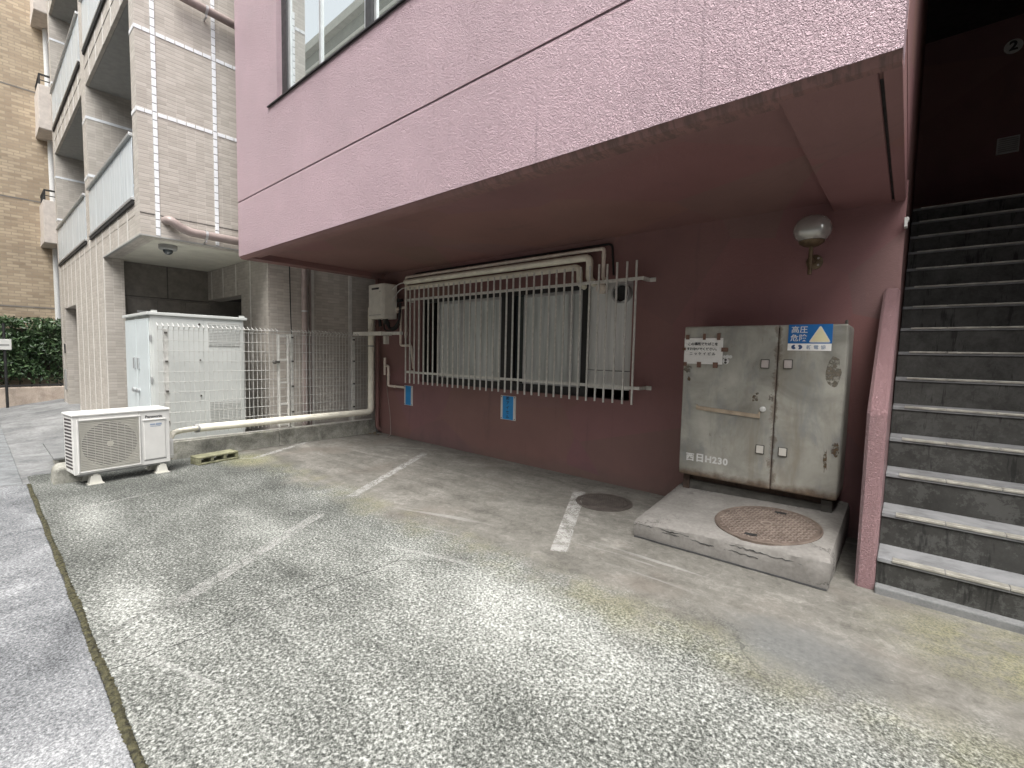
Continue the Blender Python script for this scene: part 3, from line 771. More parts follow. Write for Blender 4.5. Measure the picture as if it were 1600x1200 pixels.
# tilted round cover on the pad
cx, cy = -.757, 3.93; cz = padz(cx, cy)
e1 = Vector((1, 0, padz(cx + .5, cy) - padz(cx - .5, cy))).normalized(); e2 = Vector((0, 1, padz(cx, cy + .5) - padz(cx, cy - .5))).normalized(); e3 = e1.cross(e2)
TM = Matrix((e1, e2, e3)).transposed().to_4x4(); TM.translation = (cx, cy, cz)
t = thing('access_cover', 'large rust-brown round iron cover with raised chequer studs on the concrete plinth', 'manhole cover', (cx, cy, cz))
t.rotation_euler = TM.to_euler()
obj('lid', MB().lathe([(.365, -.02), (.365, .008), (.355, .011), (.345, .006), (.0, .006)], (0, 0, 0), 56), 'manhole', t, local=True)
ang = R(35); ca, sa = math.cos(ang), math.sin(ang); studs = MB()
for i in range(-16, 17):
    for j in range(-16, 17):
        if (i + j) % 2: continue
        px, py = i * .0215, j * .0215
        if px * px + py * py > .325 ** 2 or (abs(px) < .06 and abs(py) < .05): continue
        l_, w_ = (.0125, .0045) if i % 2 else (.0045, .0125)
        q = [(px - l_, py - w_), (px + l_, py - w_), (px + l_, py + w_), (px - l_, py + w_)]
        studs.prism([(a * ca - b * sa, a * sa + b * ca) for a, b in q], .005, .0105, 'z')
tag(obj('stud_pattern', studs, 'studtop', t, local=True), kind='stuff')
for a in (R(80), R(260)):
    x_, y_ = .27 * math.cos(a), .27 * math.sin(a)
    obj('key_slot', MB().box(x_ - .04, x_ + .04, y_ - .018, y_ + .018, .006, .0115), 'black', t, local=True)
obj('emblem', MB().lathe([(.042, .005), (.042, .011), (.030, .011), (.030, .005)], (0, 0, 0), 24), 'studtop', t, local=True)

C = thing('electrical_cabinet', 'rust-streaked grey steel electrical cabinet with two doors on a concrete plinth', 'cabinet', (-.985, 4.55, .25))
CY = 4.35
obj('body', MB().box(-1.613, -.358, CY + .03, 4.765, .39, 1.776), 'cabinet', C, bevel=.03, seg=3)
dl = obj('door', MB().box(-1.608, -.833, CY, CY + .034, .388, 1.774), 'cabinet', C, bevel=.012)
dr_ = obj('door', MB().box(-.827, -.363, CY, CY + .034, .392, 1.772), 'cabinet', C, bevel=.012)
obj('door_gap', MB().box(-.84, -.82, CY + .012, CY + .04, .42, 1.75), 'rust', C)
obj('base_channel', MB().box(-1.57, -.40, CY + .085, CY + .12, .24, .33), 'dirtymetal', C, bevel=.006)
obj('base_channel', MB().box(-1.58, -.40, CY + .10, 4.74, .33, .395), 'rust', C)
obj('base_foot', MB().box(-1.585, -1.525, CY + .07, CY + .14, .22, .37), 'rust', C, bevel=.004)
obj('base_foot', MB().box(-.47, -.395, CY + .07, CY + .14, .25, .37), 'dirtymetal', C, bevel=.004)
for px, pz, d, mt in ((-.919, 1.45, dl, 'latch'), (-.75, 1.453, dr_, 'latch'), (-.92, .721, dl, 'latch2'), (-.75, .725, dr_, 'latch2')):
    l = obj('latch', MB().box(px - .033, px + .033, CY - .008, CY, pz - .038, pz + .038), 'dirtymetal', d, bevel=.003)
    obj('cap', MB().box(px - .027, px + .027, CY - .017, CY - .006, pz - .032, pz + .032), mt, d, bevel=.003)
obj('lock_knob', MB().lathe([(.024, 0), (.024, -.008), (.019, -.014), (.0, -.016)], (-.917, CY, 1.065), 20, 'y'), 'whiteprint', dl, smooth=True)
obj('label_bar', MB().prism([(-1.469, 1.058), (-1.469, 1.012), (-.935, .985), (-.935, 1.045), (-.947, 1.035), (-.955, 1.018), (-1.452, 1.046), (-1.46, 1.058)], CY - .010, CY + .001, 'y'), 'wood', dl)
obj('corner_post', MB().lathe([(.012, 0), (.012, .03), (.008, .045)], (-.40, 4.60, 1.774), 12), 'dirtymetal', C)
text('stencil', '西', .078, (-1.505, CY - .001, .556), ROT_MY, 'whiteprint', dl, bold=.002)
text('stencil', '日H230', .082, (-1.315, CY - .001, .560), ROT_MY, 'whiteprint', dl, bold=.003, space=1.12)
# stains with a shape of their own where stickers were peeled off
def blot(cx_, cz_, rx, rz_, mat, par, seed, k=18, jag=.25):
    rr = random.Random(seed)
    obj('stain', MB().prism([(cx_ + rx * math.cos(2 * math.pi * i / k) * (1 + rr.uniform(-jag, jag)), cz_ + rz_ * math.sin(2 * math.pi * i / k) * (1 + rr.uniform(-jag, jag))) for i in range(k)], CY - .0008, CY + .001, 'y'), mat, par)
def m_stain(name, col):
    n = NT(name)
    n.done(n.ramp(n.noise(30, 4), [(.3, tuple(q * .7 for q in col)), (.7, tuple(q * 1.3 for q in col))]), .7)
    n.put(n.b.inputs['Alpha'], n.math('MULTIPLY', n.step(n.noise(22, 5, .7), .36, .60), .85))
    return n.m
M['stain1'] = m_stain('old_glue_stain', (.15, .13, .10))
M['stain2'] = m_stain('rust_stain', (.125, .085, .05))
blot(-.44, 1.40, .048, .125, 'stain1', dr_, 2, 14, .12)
blot(-.395, .80, .028, .055, 'stain2', dr_, 3)
blot(-.455, .70, .012, .09, 'stain2', dr_, 4, 18, .4)
blot(-1.565, 1.385, .036, .035, 'stain1', dl, 5)
blot(-1.55, 1.29, .012, .02, 'stain2', dl, 6, 12, .5)
blot(-.985, 1.155, .03, .028, 'stain2', dl, 7, 9, .4); blot(-.965, 1.195, .014, .012, 'stain2', dl, 8, 9, .4)
blot(-.862, 1.165, .018, .035, 'stain2', dl, 9, 10, .4)

# notice paper taped to the cabinet
t = thing('paper_notice', 'white Japanese no-smoking notice held by brown tape on the left cabinet door', 'notice', (-1.432, CY, 1.43))
pp = MB()
for i in range(9):
    for j in range(7):
        pp.v.append((-1.603 + i * .3425 / 8, CY - .004 - random.uniform(0, .004), 1.668 - j * .236 / 6))
for i in range(8):
    for j in range(6): a = i * 7 + j; pp.f.append((a, a + 1, a + 8, a + 7))
sh = obj('sheet', pp, 'paper', t)
sm_ = sh.modifiers.new('thick', 'SOLIDIFY'); sm_.thickness = .0015
for k, (s_, zz, sz, sp) in enumerate((('この場所でたばこを', 1.612, .030, 1.0), ('すわないでください。', 1.567, .0285, 1.0), ('ニ ッ ケ イ ビ ル', 1.524, .030, 1.06))):
    text('writing', s_, sz, (-1.437, CY - .0095, zz), ROT_MY, 'ink', t, bold=.0006, space=sp)
for x_, z_, wv, hv in ((-1.575, 1.677, .032, .042), (-1.425, 1.68, .024, .055), (-1.30, 1.68, .028, .06), (-1.605, 1.567, .032, .026), (-1.245, 1.565, .055, .036), (-1.588, 1.428, .03, .035), (-1.462, 1.425, .036, .05), (-1.318, 1.425, .042, .05)):
    obj('tape', MB().box(x_ - wv / 2, x_ + wv / 2, CY - .012, CY - .0085, z_ - hv / 2, z_ + hv / 2), 'tape', t)
t = thing('round_sticker', 'small white round sticker beside the paper notice on the cabinet', 'sticker', (-1.226, CY, 1.44))
obj('disc', MB().lathe([(.027, 0), (.027, -.001), (0, -.0012)], (-1.233, CY - .0006, 1.463), 24, 'y'), 'whiteprint', t)
for q in ((-1.247, 1.503, .012), (-1.222, 1.504, .016), (-1.196, 1.503, .015)): obj('dot', MB().lathe([(q[2], 0), (q[2], -.001), (0, -.0012)], (q[0], CY - .0006, q[1]), 16, 'y'), 'whiteprint', t)
for dz in (.012, -.012): obj('hole_mark', MB().lathe([(.011, 0), (.011, -.0006), (0, -.0008)], (-1.235, CY - .002, 1.463 + dz), 14, 'y'), 'dirtymetal', t)
# blue high-voltage sticker
t = thing('warning_sticker', 'blue high-voltage warning sticker with pale triangle on the right cabinet door', 'sticker', (-.612, CY, 1.56))
obj('blue_field', MB().box(-.761, -.462, CY - .003, CY - .0006, 1.622, 1.774), 'bluesign', t)
obj('white_strip', MB().box(-.762, -.464, CY - .003, CY - .0006, 1.565, 1.621), 'paper', t)
def rtri(cx_, z0, z1, hw, r_):
    pts = [Vector((cx_ - hw, z0, 0)), Vector((cx_ + hw, z0, 0)), Vector((cx_, z1, 0))]
    pts = [pts[0].lerp(pts[1], .5)] + [pts[1], pts[2], pts[0]] + [pts[0].lerp(pts[1], .499)]
    return [(p.x, p.y) for p in fillet(pts, r_)]
obj('triangle', MB().prism(rtri(-.543, 1.630, 1.766, .075, .018), CY - .0042, CY - .0028, 'y'), 'whiteprint', t)
obj('triangle', MB().prism(rtri(-.543, 1.636, 1.757, .066, .014), CY - .0054, CY - .004, 'y'), 'yellow', t)
text('writing', '高圧', .058, (-.684, CY - .0042, 1.729), ROT_MY, 'whiteprint', t, bold=.0006, space=1.02)
text('writing', '危険', .058, (-.687, CY - .0042, 1.663), ROT_MY, 'whiteprint', t, bold=.0006, space=1.02)
for sg, ox in ((1, -.715), (-1, -.678)):
    c_ = []
    for k in range(9): a = R(70 + k * 25); c_.append((ox + sg * (.0 + .020 * math.cos(a)), 1.593 + sg * .019 * math.sin(a)))
    c_ += [(ox + sg * .012, 1.593 - sg * .010), (ox + sg * .002, 1.595 + sg * .002)]
    obj('emblem', MB().prism(c_, CY - .0042, CY - .0028, 'y'), 'navy', t)
text('writing', '新 電 協', .034, (-.565, CY - .0042, 1.59), ROT_MY, 'paleblue', t, bold=.0008, space=1.15)

# ================================================================ WALL LAMP, PLAQUES
t = thing('wall_lamp', 'smoked glass globe wall lamp on a brass stem', 'lamp', (-.672, YW, 2.34))
LX, LY = -.672, 4.56
obj('wall_plate', MB().lathe([(.062, 0), (.062, -.012), (.05, -.02), (0, -.02)], (LX, YW, 2.335), 28, 'y'), 'brass', t, smooth=True)
for a in (45, 135, 225, 315): obj('screw', MB().lathe([(.009, 0), (.009, -.006), (0, -.008)], (LX + .04 * math.cos(R(a)), YW - .018, 2.335 + .04 * math.sin(R(a))), 10, 'y'), 'latch', t)
obj('arm', MB().tube([(LX, YW - .01, 2.335), (LX, LY, 2.335)], .013, 12), 'brass', t, smooth=True)
obj('stem', MB().lathe([(.016, 2.20), (.016, 2.43), (.02, 2.44)], (LX, LY, 0), 16), 'brass', t, smooth=True)
obj('cup', MB().lathe([(.02, 2.425), (.05, 2.43), (.085, 2.452), (.095, 2.472), (.09, 2.474), (.06, 2.455), (0, 2.45)], (LX, LY, 0), 32), 'brass', t, smooth=True)
gl = [(.137 * math.cos(R(a)), 2.565 + .124 * math.sin(R(a))) for a in range(-47, 91, 9)]
obj('globe', MB().lathe(gl, (LX, LY, 0), 40), 'globe', t, smooth=True)
obj('bulb', MB().lathe([(.018, 2.45), (.02, 2.49), (.036, 2.53), (.04, 2.56), (.03, 2.59), (.0, 2.602)], (LX, LY, 0), 24), 'whiteprint', t, smooth=True)
for k, (x0, x1, lab, s_) in enumerate(((-4.285, -4.01, 'blue name plate with vertical black writing on the maroon wall', '㈱アイセル'), (-6.50, -6.27, 'blank blue name plate nearest the wall corner', None))):
    t = thing('name_plate', lab, 'sign', ((x0 + x1) / 2, YW, .57), group='blue name plates under the barred window')
    obj('backing', MB().box(x0, x1, YW - .010, YW, .572, .905), 'white', t, bevel=.004)
    obj('blue_face', MB().box(x0 + .042, x1 - .042, YW - .0125, YW - .009, .578, .90), 'blue', t)
    for sx_ in (x0 + .018, x1 - .018):
        for sz_ in (.59, .888): obj('screw', MB().lathe([(.007, 0), (.007, -.003), (0, -.004)], (sx_, YW - .010, sz_), 8, 'y'), 'ink', t)
    if s_:
        for i, ch in enumerate(s_): text('writing', ch, .056, ((x0 + x1) / 2 - .004, YW - .0135, .868 - i * .064), ROT_MY, 'ink', t, bold=.0008)

# ================================================================ WINDOW GRILLE
t = thing('window_grille', 'steel bar grille standing out from the ground floor window', 'grille', (-4.2, 4.62, .95))
GY = 4.60
bar = obj('bar', MB().box(-.0095, .0095, GY - .0095, GY + .0095, .965, 2.50), 'rail', t, bevel=.003)
nb = 36; xs = [-6.235 + (6.235 - 2.238) * i / (nb - 1) for i in range(nb)]
pinv = bar.matrix_parent_inverse.copy()
bar.location = (xs[0], 0, 0)
for x in xs[1:]:
    c = bar.copy(); COL.objects.link(c); c.location = (x, 0, random.uniform(-.004, .004)); c.rotation_euler = (0, random.uniform(-.0025, .0025), 0)
for z in (2.31, 1.145):
    r_ = obj('rail', MB().box(-6.24, -2.19, GY + .0085, GY + .027, z - .017, z + .017), 'rail', t, bevel=.003)
    for x in (-2.19, -6.24):
        sx_ = 1 if x > -3 else -1
        obj('bracket', MB().box(min(x, x + sx_ * .03), max(x, x + sx_ * .03), GY + .012, YW, z - .018, z + .018).box(min(x + sx_ * .03, x + sx_ * .09), max(x + sx_ * .03, x + sx_ * .09), YW - .008, YW, z - .022, z + .022), 'rail', r_, bevel=.002)

# ================================================================ PIPES ABOVE THE WINDOW, HEATER AND ITS PLUMBING
PY = YW - .07
def pipe(name, pts, r, mat, label, cat, rad=.06, group=None, joints=()):
    o = obj(name, MB().tube(fillet(pts, rad), r, 12), mat, smooth=True)
    for q in joints:
        a, b = Vector(q[0]), Vector(q[1]); obj('joint', MB().tube([a, b], r * 1.18, 12), mat, o, smooth=True)
    return tag(o, label, cat, group)
pipe('water_pipe', [(-6.38, PY, 1.70), (-6.38, PY, 2.70), (-2.70, PY, 2.70), (-2.70, PY, 2.36), (-2.70, YW + .03, 2.36)], .022, 'pvc', 'thin pinkish pipe running topmost over the barred window', 'pipe', .035,
     joints=[((x, PY, 2.70), (x + .03, PY, 2.70)) for x in (-5.6, -4.9, -4.2, -3.5)] + [((-6.38, PY, 2.62), (-6.38, PY, 2.66)), ((-2.70, PY, 2.60), (-2.70, PY, 2.64)), ((-6.38, PY, 2.3), (-6.38, PY, 2.33)), ((-6.38, PY, 1.74), (-6.38, PY, 1.8))])
pipe('refrigerant_duct', [(-6.36, PY - .03, 2.615), (-2.865, PY - .03, 2.615), (-2.865, PY - .03, 2.36), (-2.865, YW + .02, 2.33)], .042, 'duct', 'cream insulated duct, upper of two over the barred window', 'duct', .07)
pipe('refrigerant_duct', [(-6.33, PY - .03, 2.515), (-3.0, PY - .03, 2.515), (-3.0, PY - .03, 2.33), (-3.0, YW + .02, 2.30)], .037, 'duct', 'cream insulated duct, lower of two over the barred window', 'duct', .07)
pipe('wall_cable', [(-6.44, YW - .012, 2.66), (-6.2, YW - .012, 2.755), (-2.63, YW - .012, 2.755), (-2.60, YW - .012, 2.40)], .012, 'rubber', 'black cable clipped to the wall above the pink pipe', 'cable', .06)
o = obj('pipe_sleeve', MB().lathe([(.062, 0), (.062, -.05), (.045, -.06), (.03, -.06), (0, -.05)], (-2.74, YW + .01, 2.26), 24, 'y'), 'pvc', smooth=True)
tag(o, 'round cream pipe sleeve beside the vent duct behind the bars', 'pipe sleeve')

t = thing('water_heater', 'cream wall-hung gas water heater at the dark corner', 'water heater', (-6.85, 4.6, 2.02))
HX0, HX1, HY0, HY1 = -7.06, -6.63, 4.45, 4.72
obj('body', MB().box(HX0, HX1, HY0, HY1, 2.02, 2.60), 'heater', t, bevel=.02, seg=3)
fp = obj('front_cover', MB().box(HX0 + .01, HX1 - .01, HY0 - .02, HY0 + .004, 2.035, 2.59), 'heater', t, bevel=.014, seg=3)
obj('exhaust_slot', MB().box(HX0 + .11, HX1 - .11, HY0 - .0225, HY0 - .016, 2.50, 2.53), 'black', fp)
obj('label_strip', MB().box(HX0 + .03, HX1 - .05, HY0 - .0215, HY0 - .018, 2.075, 2.083), 'grey', fp)
obj('trademark', MB().box(HX1 - .1, HX1 - .06, HY0 - .0215, HY0 - .018, 2.46, 2.472), 'grey', fp)
obj('mounting_bracket', MB().box(HX0 + .1, HX1 - .1, HY1, YW, 2.06, 2.56), 'dirtymetal', t)
for k, (a, b) in enumerate((((-6.95, 4.58, 2.02), (-6.95, 4.6, 1.9)), ((-6.85, 4.6, 2.02), (-6.84, 4.62, 1.93)), ((-6.74, 4.58, 2.02), (-6.72, 4.6, 1.9)))):
    obj('connector', MB().tube([a, b], .026, 10), 'black' if k != 1 else 'dirtymetal', t, smooth=True)
pipe('heater_hose', [(-6.72, 4.60, 1.96), (-6.70, 4.60, 1.86), (-6.58, 4.62, 1.86), (-6.50, 4.66, 1.98), (-6.49, 4.68, 2.28)], .022, 'rubber', 'black insulated hose looping from under the water heater', 'hose', .06)
pipe('heater_hose', [(-6.85, 4.60, 1.95), (-6.83, 4.60, 1.83), (-6.62, 4.66, 1.83), (-6.52, 4.70, 1.93)], .014, 'rubber', 'thin black hose hanging lowest under the water heater', 'hose', .06)
pipe('heater_cable', [(-6.64, 4.60, 2.50), (-6.55, 4.68, 2.60), (-6.42, PY, 2.62), (-6.36, PY, 2.61)], .008, 'whiteprint', 'thin white cable arching from the water heater to the upper duct', 'cable', .05)
pipe('heater_cable', [(-6.64, 4.60, 2.30), (-6.60, 4.70, 2.47), (-6.50, 4.72, 2.53), (-6.34, PY, 2.53)], .007, 'whiteprint', 'thin white cable running to the lower duct beside the heater', 'cable', .05)
pipe('feed_pipe', [(-6.62, PY, 2.12), (-6.62, PY, 2.20), (-6.52, PY, 2.20), (-6.52, PY, 1.58), (-6.24, PY, 1.58), (-6.24, PY + .06, 1.2)], .021, 'pvc', 'pinkish feed pipe bending twice beside the water heater', 'pipe', .035)
pipe('feed_pipe', [(-6.52, PY, 2.02), (-6.52, PY, 2.21), (-6.40, PY, 2.21)], .021, 'pvc', 'short hooked pinkish pipe next to the tall one', 'pipe', .035)
o = obj('stop_valve', MB().tube([(-6.6, PY, 2.33), (-6.48, PY, 2.33)], .024, 10).box(-6.57, -6.51, PY - .05, PY, 2.30, 2.36), 'black', bevel=.004)
tag(o, 'small black stop valve on the pipes right of the water heater', 'valve')
pipe('standpipe', [(-6.98, PY, 1.36), (-6.98, PY, 1.06)], .021, 'pvc', 'short upright pinkish standpipe low on the corner wall', 'pipe')
pipe('low_pipe', [(-6.98, PY, 1.22), (-6.87, PY, 1.22), (-6.87, PY, .875), (-6.42, PY, .875)], .021, 'pvc', 'pinkish pipe stepping down to the blank blue plate', 'pipe', .04,
     joints=[((-6.87, PY, 1.05), (-6.87, PY, 1.09)), ((-6.7, PY, .875), (-6.66, PY, .875))])
pipe('hanging_wire', [(-7.02, YW - .01, 1.05), (-7.0, YW - .012, .8), (-6.9, YW - .012, .35), (-6.82, YW - .05, .012), (-6.7, YW - .2, .012)], .006, 'dpipe', 'thin brown cord hanging down the maroon corner wall', 'cord', .1)
# duct of the outdoor unit along the kerb wall and up the corner
o = obj('insulated_duct', MB().tube(fillet([(-7.14, 1.90, .405), (-7.18, 4.56, .40), (-7.18, 4.56, 2.25), (-7.02, 4.60, 2.27)], .09), .052, 16), 'duct', smooth=True)
tag(o, 'long cream insulated duct along the kerb wall turning up the corner', 'duct')
obj('duct_band', MB().tube([(-7.1815, 4.56, 1.55), (-7.1815, 4.56, 1.57)], .055, 16), 'grey', o)
t2 = obj('hose_end', MB().tube(fillet([(-6.70, 1.50, .36), (-6.715, 1.545, .44), (-6.93, 1.68, .425), (-7.13, 1.92, .405)], .07), .034, 12), 'duct', o, smooth=True)
obj('collar', MB().tube([(-7.135, 1.88, .405), (-7.141, 1.93, .405)], .057, 14), 'grey', o, smooth=True)
pipe('maroon_drainpipe', [(-7.20, 4.86, -.02), (-7.20, 4.70, .1), (-7.20, 4.70, 2.74)], .034, 'maroon', 'slim maroon drainpipe in the corner behind the cream duct', 'drainpipe', .06,
     joints=[((-7.2, 4.7, z), (-7.2, 4.7, z + .03)) for z in (.5, 1.05, 1.9)])
t = thing('steel_shelf', 'pale steel bracket shelf below the water heater', 'shelf', (-6.95, 4.45, 1.75))
obj('shelf_plate', MB().box(-7.46, -6.60, 4.38, 4.46, 1.735, 1.80), 'heater', t, bevel=.004)
obj('shelf_arm', MB().box(-6.60, -6.10, 4.40, 4.445, 1.742, 1.792), 'rail', t, bevel=.003)
obj('shelf_arm', MB().box(-6.92, -6.88, 4.46, YW, 1.745, 1.79), 'rail', t)
obj('wall_tab', MB().box(-7.02, -6.96, 4.70, YW, 1.60, 1.74), 'heater', t)

# ================================================================ KERB WALL, FENCE
FX = -7.30
kw = obj('kerb_wall', MB().box(-7.40, FX + .04, 1.50, 3.02, -.1, .235).box(-7.40, FX + .042, 3.024, YW - .06, -.1, .245), 'kerb', bevel=.012)
tag(kw, 'low mossy concrete kerb wall under the mesh fence', 'kerb wall')
t = thing('mesh_fence', 'pale welded wire mesh fence with bent top on the kerb wall', 'fence', (FX, 3.0, .24))
FZ0, FZ1 = .30, 1.70
wv = obj('vertical_wire', MB().tube([(0, 0, FZ0), (0, 0, FZ1 - .0), (.035, 0, FZ1 + .045), (-.045, 0, FZ1 + .085)], .0036, 5), 'wire', t, local=True)
ys = []
y = 1.548
while y < 4.66: ys.append(y); y += .0565
ys = [y for y in ys if not (3.05 < y < 3.19)]
for k, y in enumerate(ys):
    c = wv if k == 0 else wv.copy()
    if k: COL.objects.link(c)
    c.location = (0, y - 3.0, -.24)
for z in (1.70, 1.565, 1.43, 1.292, 1.155, 1.02, .885, .75, .615, .48, .345):
    obj('horizontal_wire', MB().tube([(FX + .006, 1.54, z), (FX + .006, 4.66, z)], .0038, 5), 'wire', t)
obj('top_wire', MB().tube([(FX + .035, 1.54, 1.745), (FX + .035, 4.66, 1.745)], .0045, 5), 'wire', t)
obj('bottom_comb', MB().box(FX - .012, FX + .012, 1.56, 4.66, .245, .258), 'rail', t)
for y in (1.635, 3.25, 4.30):
    p_ = obj('post', MB().box(FX - .055, FX - .012, y - .024, y + .024, .1, 1.71), 'rail', t, bevel=.004)
    for z in (1.66, 1.29, .9, .5): obj('clip', MB().box(FX - .012, FX + .016, y - .014, y + .014, z - .012, z + .012), 'dirtymetal', p_)
ga = obj('gate_frame', MB().box(FX - .02, FX + .02, 3.03, 3.055, .27, 1.70).box(FX - .02, FX + .02, 3.165, 3.19, .27, 1.70), 'rail', t, bevel=.003)
for z in (.30, .62, .95, 1.30, 1.66): obj('rung', MB().box(FX - .015, FX + .015, 3.055, 3.165, z, z + .03), 'rail', ga)
obj('gate_latch', MB().box(FX + .02, FX + .05, 2.96, 3.04, 1.26, 1.30).lathe([(.03, 0), (.03, .03), (.02, .04)], (FX + .02, 2.97, 1.28), 12, 'x'), 'dirtymetal', ga)

# hollow block, litter, step behind the unit
t = obj('hollow_block', MB(), 'block')
hb = MB()
L_, D_, H_ = .50, .20, .105
segs = [(0, .035), (.135, .185), (.315, .365), (.465, .5)]
hb.box(0, L_, 0, D_, 0, .026); hb.box(0, L_, 0, D_, .079, H_)
for a, b in ((0, .04), (.15, .19), (.31, .35), (.46, .5)): hb.box(a, b, .003, D_ - .003, .026, .079)
t.data.from_pydata(hb.v, [], hb.f); t.data.update()
t.location = (-6.665, 1.79, 0); t.rotation_euler = (0, 0, R(101))
bv = t.modifiers.new('bevel', 'BEVEL'); bv.width = .008; bv.segments = 2
tag(t, 'mossy hollow concrete block lying by the kerb wall', 'concrete block')
for k in range(9):
    a = random.uniform(0, 6.28); x_, y_ = -7.12 + random.uniform(-.12, .14), 4.62 + random.uniform(-.1, .1); s_ = random.uniform(.02, .04)
    o = obj('dead_leaf', MB().add([(x_ + s_ * math.cos(a), y_ + s_ * math.sin(a), .012), (x_ - s_ * .5 * math.sin(a), y_ + s_ * .5 * math.cos(a), .022), (x_ - s_ * math.cos(a), y_ - s_ * math.sin(a), .008), (x_ + s_ * .5 * math.sin(a), y_ - s_ * .5 * math.cos(a), .018)], [(0, 1, 2, 3)]), 'litter')
    tag(o, 'dry brown leaf in the litter heap at the maroon wall corner', 'leaf', 'dead leaves at the wall corner')
t = thing('gutter_block', 'grey concrete block with a pale flat lid left of the outdoor unit', 'concrete block', (-7.2, .66, 0))
obj('block', MB().prism([(.50, -.05), (.52, .14), (.56, .175), (.80, .175), (.80, -.05)], -7.10, -6.78), 'kerb', t, bevel=.03, seg=3)
obj('lid', MB().prism([(.54, .20), (.54, .226), (.84, .226), (.84, .20)], -8.30, -7.10), 'edge', t, bevel=.006)
obj('support', MB().box(-8.25, -7.12, .62, .80, -.08, .20), 'kerb', t)

# ================================================================ AIR CONDITIONER OUTDOOR UNIT (local: +x along its length, -y front)
AC = thing('outdoor_unit', 'white air conditioner outdoor unit on cream plastic feet beside the driveway', 'air conditioner', (-6.545, 1.065, 0), R(96.5))
L2, DP, AZ0, AZ1 = .425, .33, .125, .765
obj('casing', MB().box(-L2, L2, .012, DP, AZ0, AZ1 - .02), 'acw', AC, bevel=.012, local=True)
obj('top_lid', MB().box(-L2 - .012, L2 + .008, -.012, DP + .012, AZ1 - .028, AZ1), 'acw', AC, bevel=.01, local=True)
gx0, gx1, gz0, gz1 = -L2 + .045, .13, AZ0 + .03, AZ1 - .075
fr = obj('front_panel', MB().box(-L2, gx0, 0, .02, AZ0, AZ1 - .028).box(gx1, L2, 0, .02, AZ0, AZ1 - .028).box(gx0, gx1, 0, .02, gz1, AZ1 - .028).box(gx0, gx1, 0, .02, AZ0, gz0), 'acw', AC, bevel=.004, local=True)
obj('grille_back', MB().box(gx0, gx1, .006, .011, gz0, gz1), 'accream', AC, local=True)
gcx, gcz = (gx0 + gx1) / 2, (gz0 + gz1) / 2
obj('fan_opening', MB().lathe([(.235, 0), (.235, -.003), (0, -.003)], (gcx, .006, gcz), 48, 'y'), 'acdark', AC, local=True)
obj('fan_hub', MB().lathe([(.03, 0), (.03, -.004), (0, -.005)], (gcx, .003, gcz), 20, 'y'), 'accream', AC, local=True)
sl = MB(); nsl = 30
for k in range(nsl):
    z = gz0 + (k + .5) * (gz1 - gz0) / nsl
    sl.box(gx0, gx1, -.008, .0005, z - .0042, z + .0042)
for k in range(1, 8):
    x = gx0 + k * (gx1 - gx0) / 8; sl.box(x - .0012, x + .0012, -.004, -.001, gz0, gz1)
tag(obj('fan_grille', sl, 'accream', AC, local=True), kind='stuff')
obj('grille_rim', MB().box(gx0 - .014, gx1 + .014, -.014, .004, gz1, gz1 + .016).box(gx0 - .014, gx0, -.012, .004, gz0, gz1).box(gx1, gx1 + .012, -.012, .004, gz0, gz1).box(gx0 - .014, gx1 + .012, -.012, .004, gz0 - .012, gz0), 'acw', AC, bevel=.003, local=True)
obj('service_panel', MB().box(gx1 + .045, L2 - .045, -.006, .003, AZ0 + .06, AZ1 - .13), 'acw', AC, bevel=.004, local=True)
obj('panel_lip', MB().box(gx1 + .035, L2 - .04, -.014, .003, AZ1 - .13, AZ1 - .117), 'acw', AC, bevel=.003, local=True)
obj('panel_shadow', MB().box(gx1 + .04, L2 - .04, -.002, .003, AZ0 + .045, AZ0 + .058), 'grey', AC, local=True)
text('logo', 'Panasonic', .040, (.272, -.0015, AZ1 - .088), ROT_MY, 'ink', AC, local=True, bold=.0012, sx=1.05)
obj('sticker', MB().box(.232, .282, -.0075, -.005, AZ1 - .187, AZ1 - .170), 'paleblue', AC, local=True)
obj('sticker', MB().box(.288, .345, -.0075, -.005, AZ1 - .189, AZ1 - .167).box(.235, .335, -.0075, -.005, AZ1 - .203, AZ1 - .197), 'paleblue', AC, local=True)
for k in range(15):
    z = AZ0 + .055 + k * .0365
    obj('side_slot', MB().prism([(.05, z), (.05, z + .02), (.29, z + .012), (.29, z - .008)], -L2 - .0015, -L2 + .003, 'x'), 'acdark', AC, local=True)
obj('pipe_cover', MB().prism([(.06, AZ0 + .02), (.045, AZ0 + .06), (.045, AZ0 + .22), (.08, AZ0 + .27), (.2, AZ0 + .27), (.2, AZ0 + .02)], L2, L2 + .055, 'x'), 'acw', AC, bevel=.012, local=True)
obj('base_pan', MB().box(-L2 + .03, L2 - .03, .02, DP - .02, AZ0 - .02, AZ0 + .004), 'grey', AC, local=True)
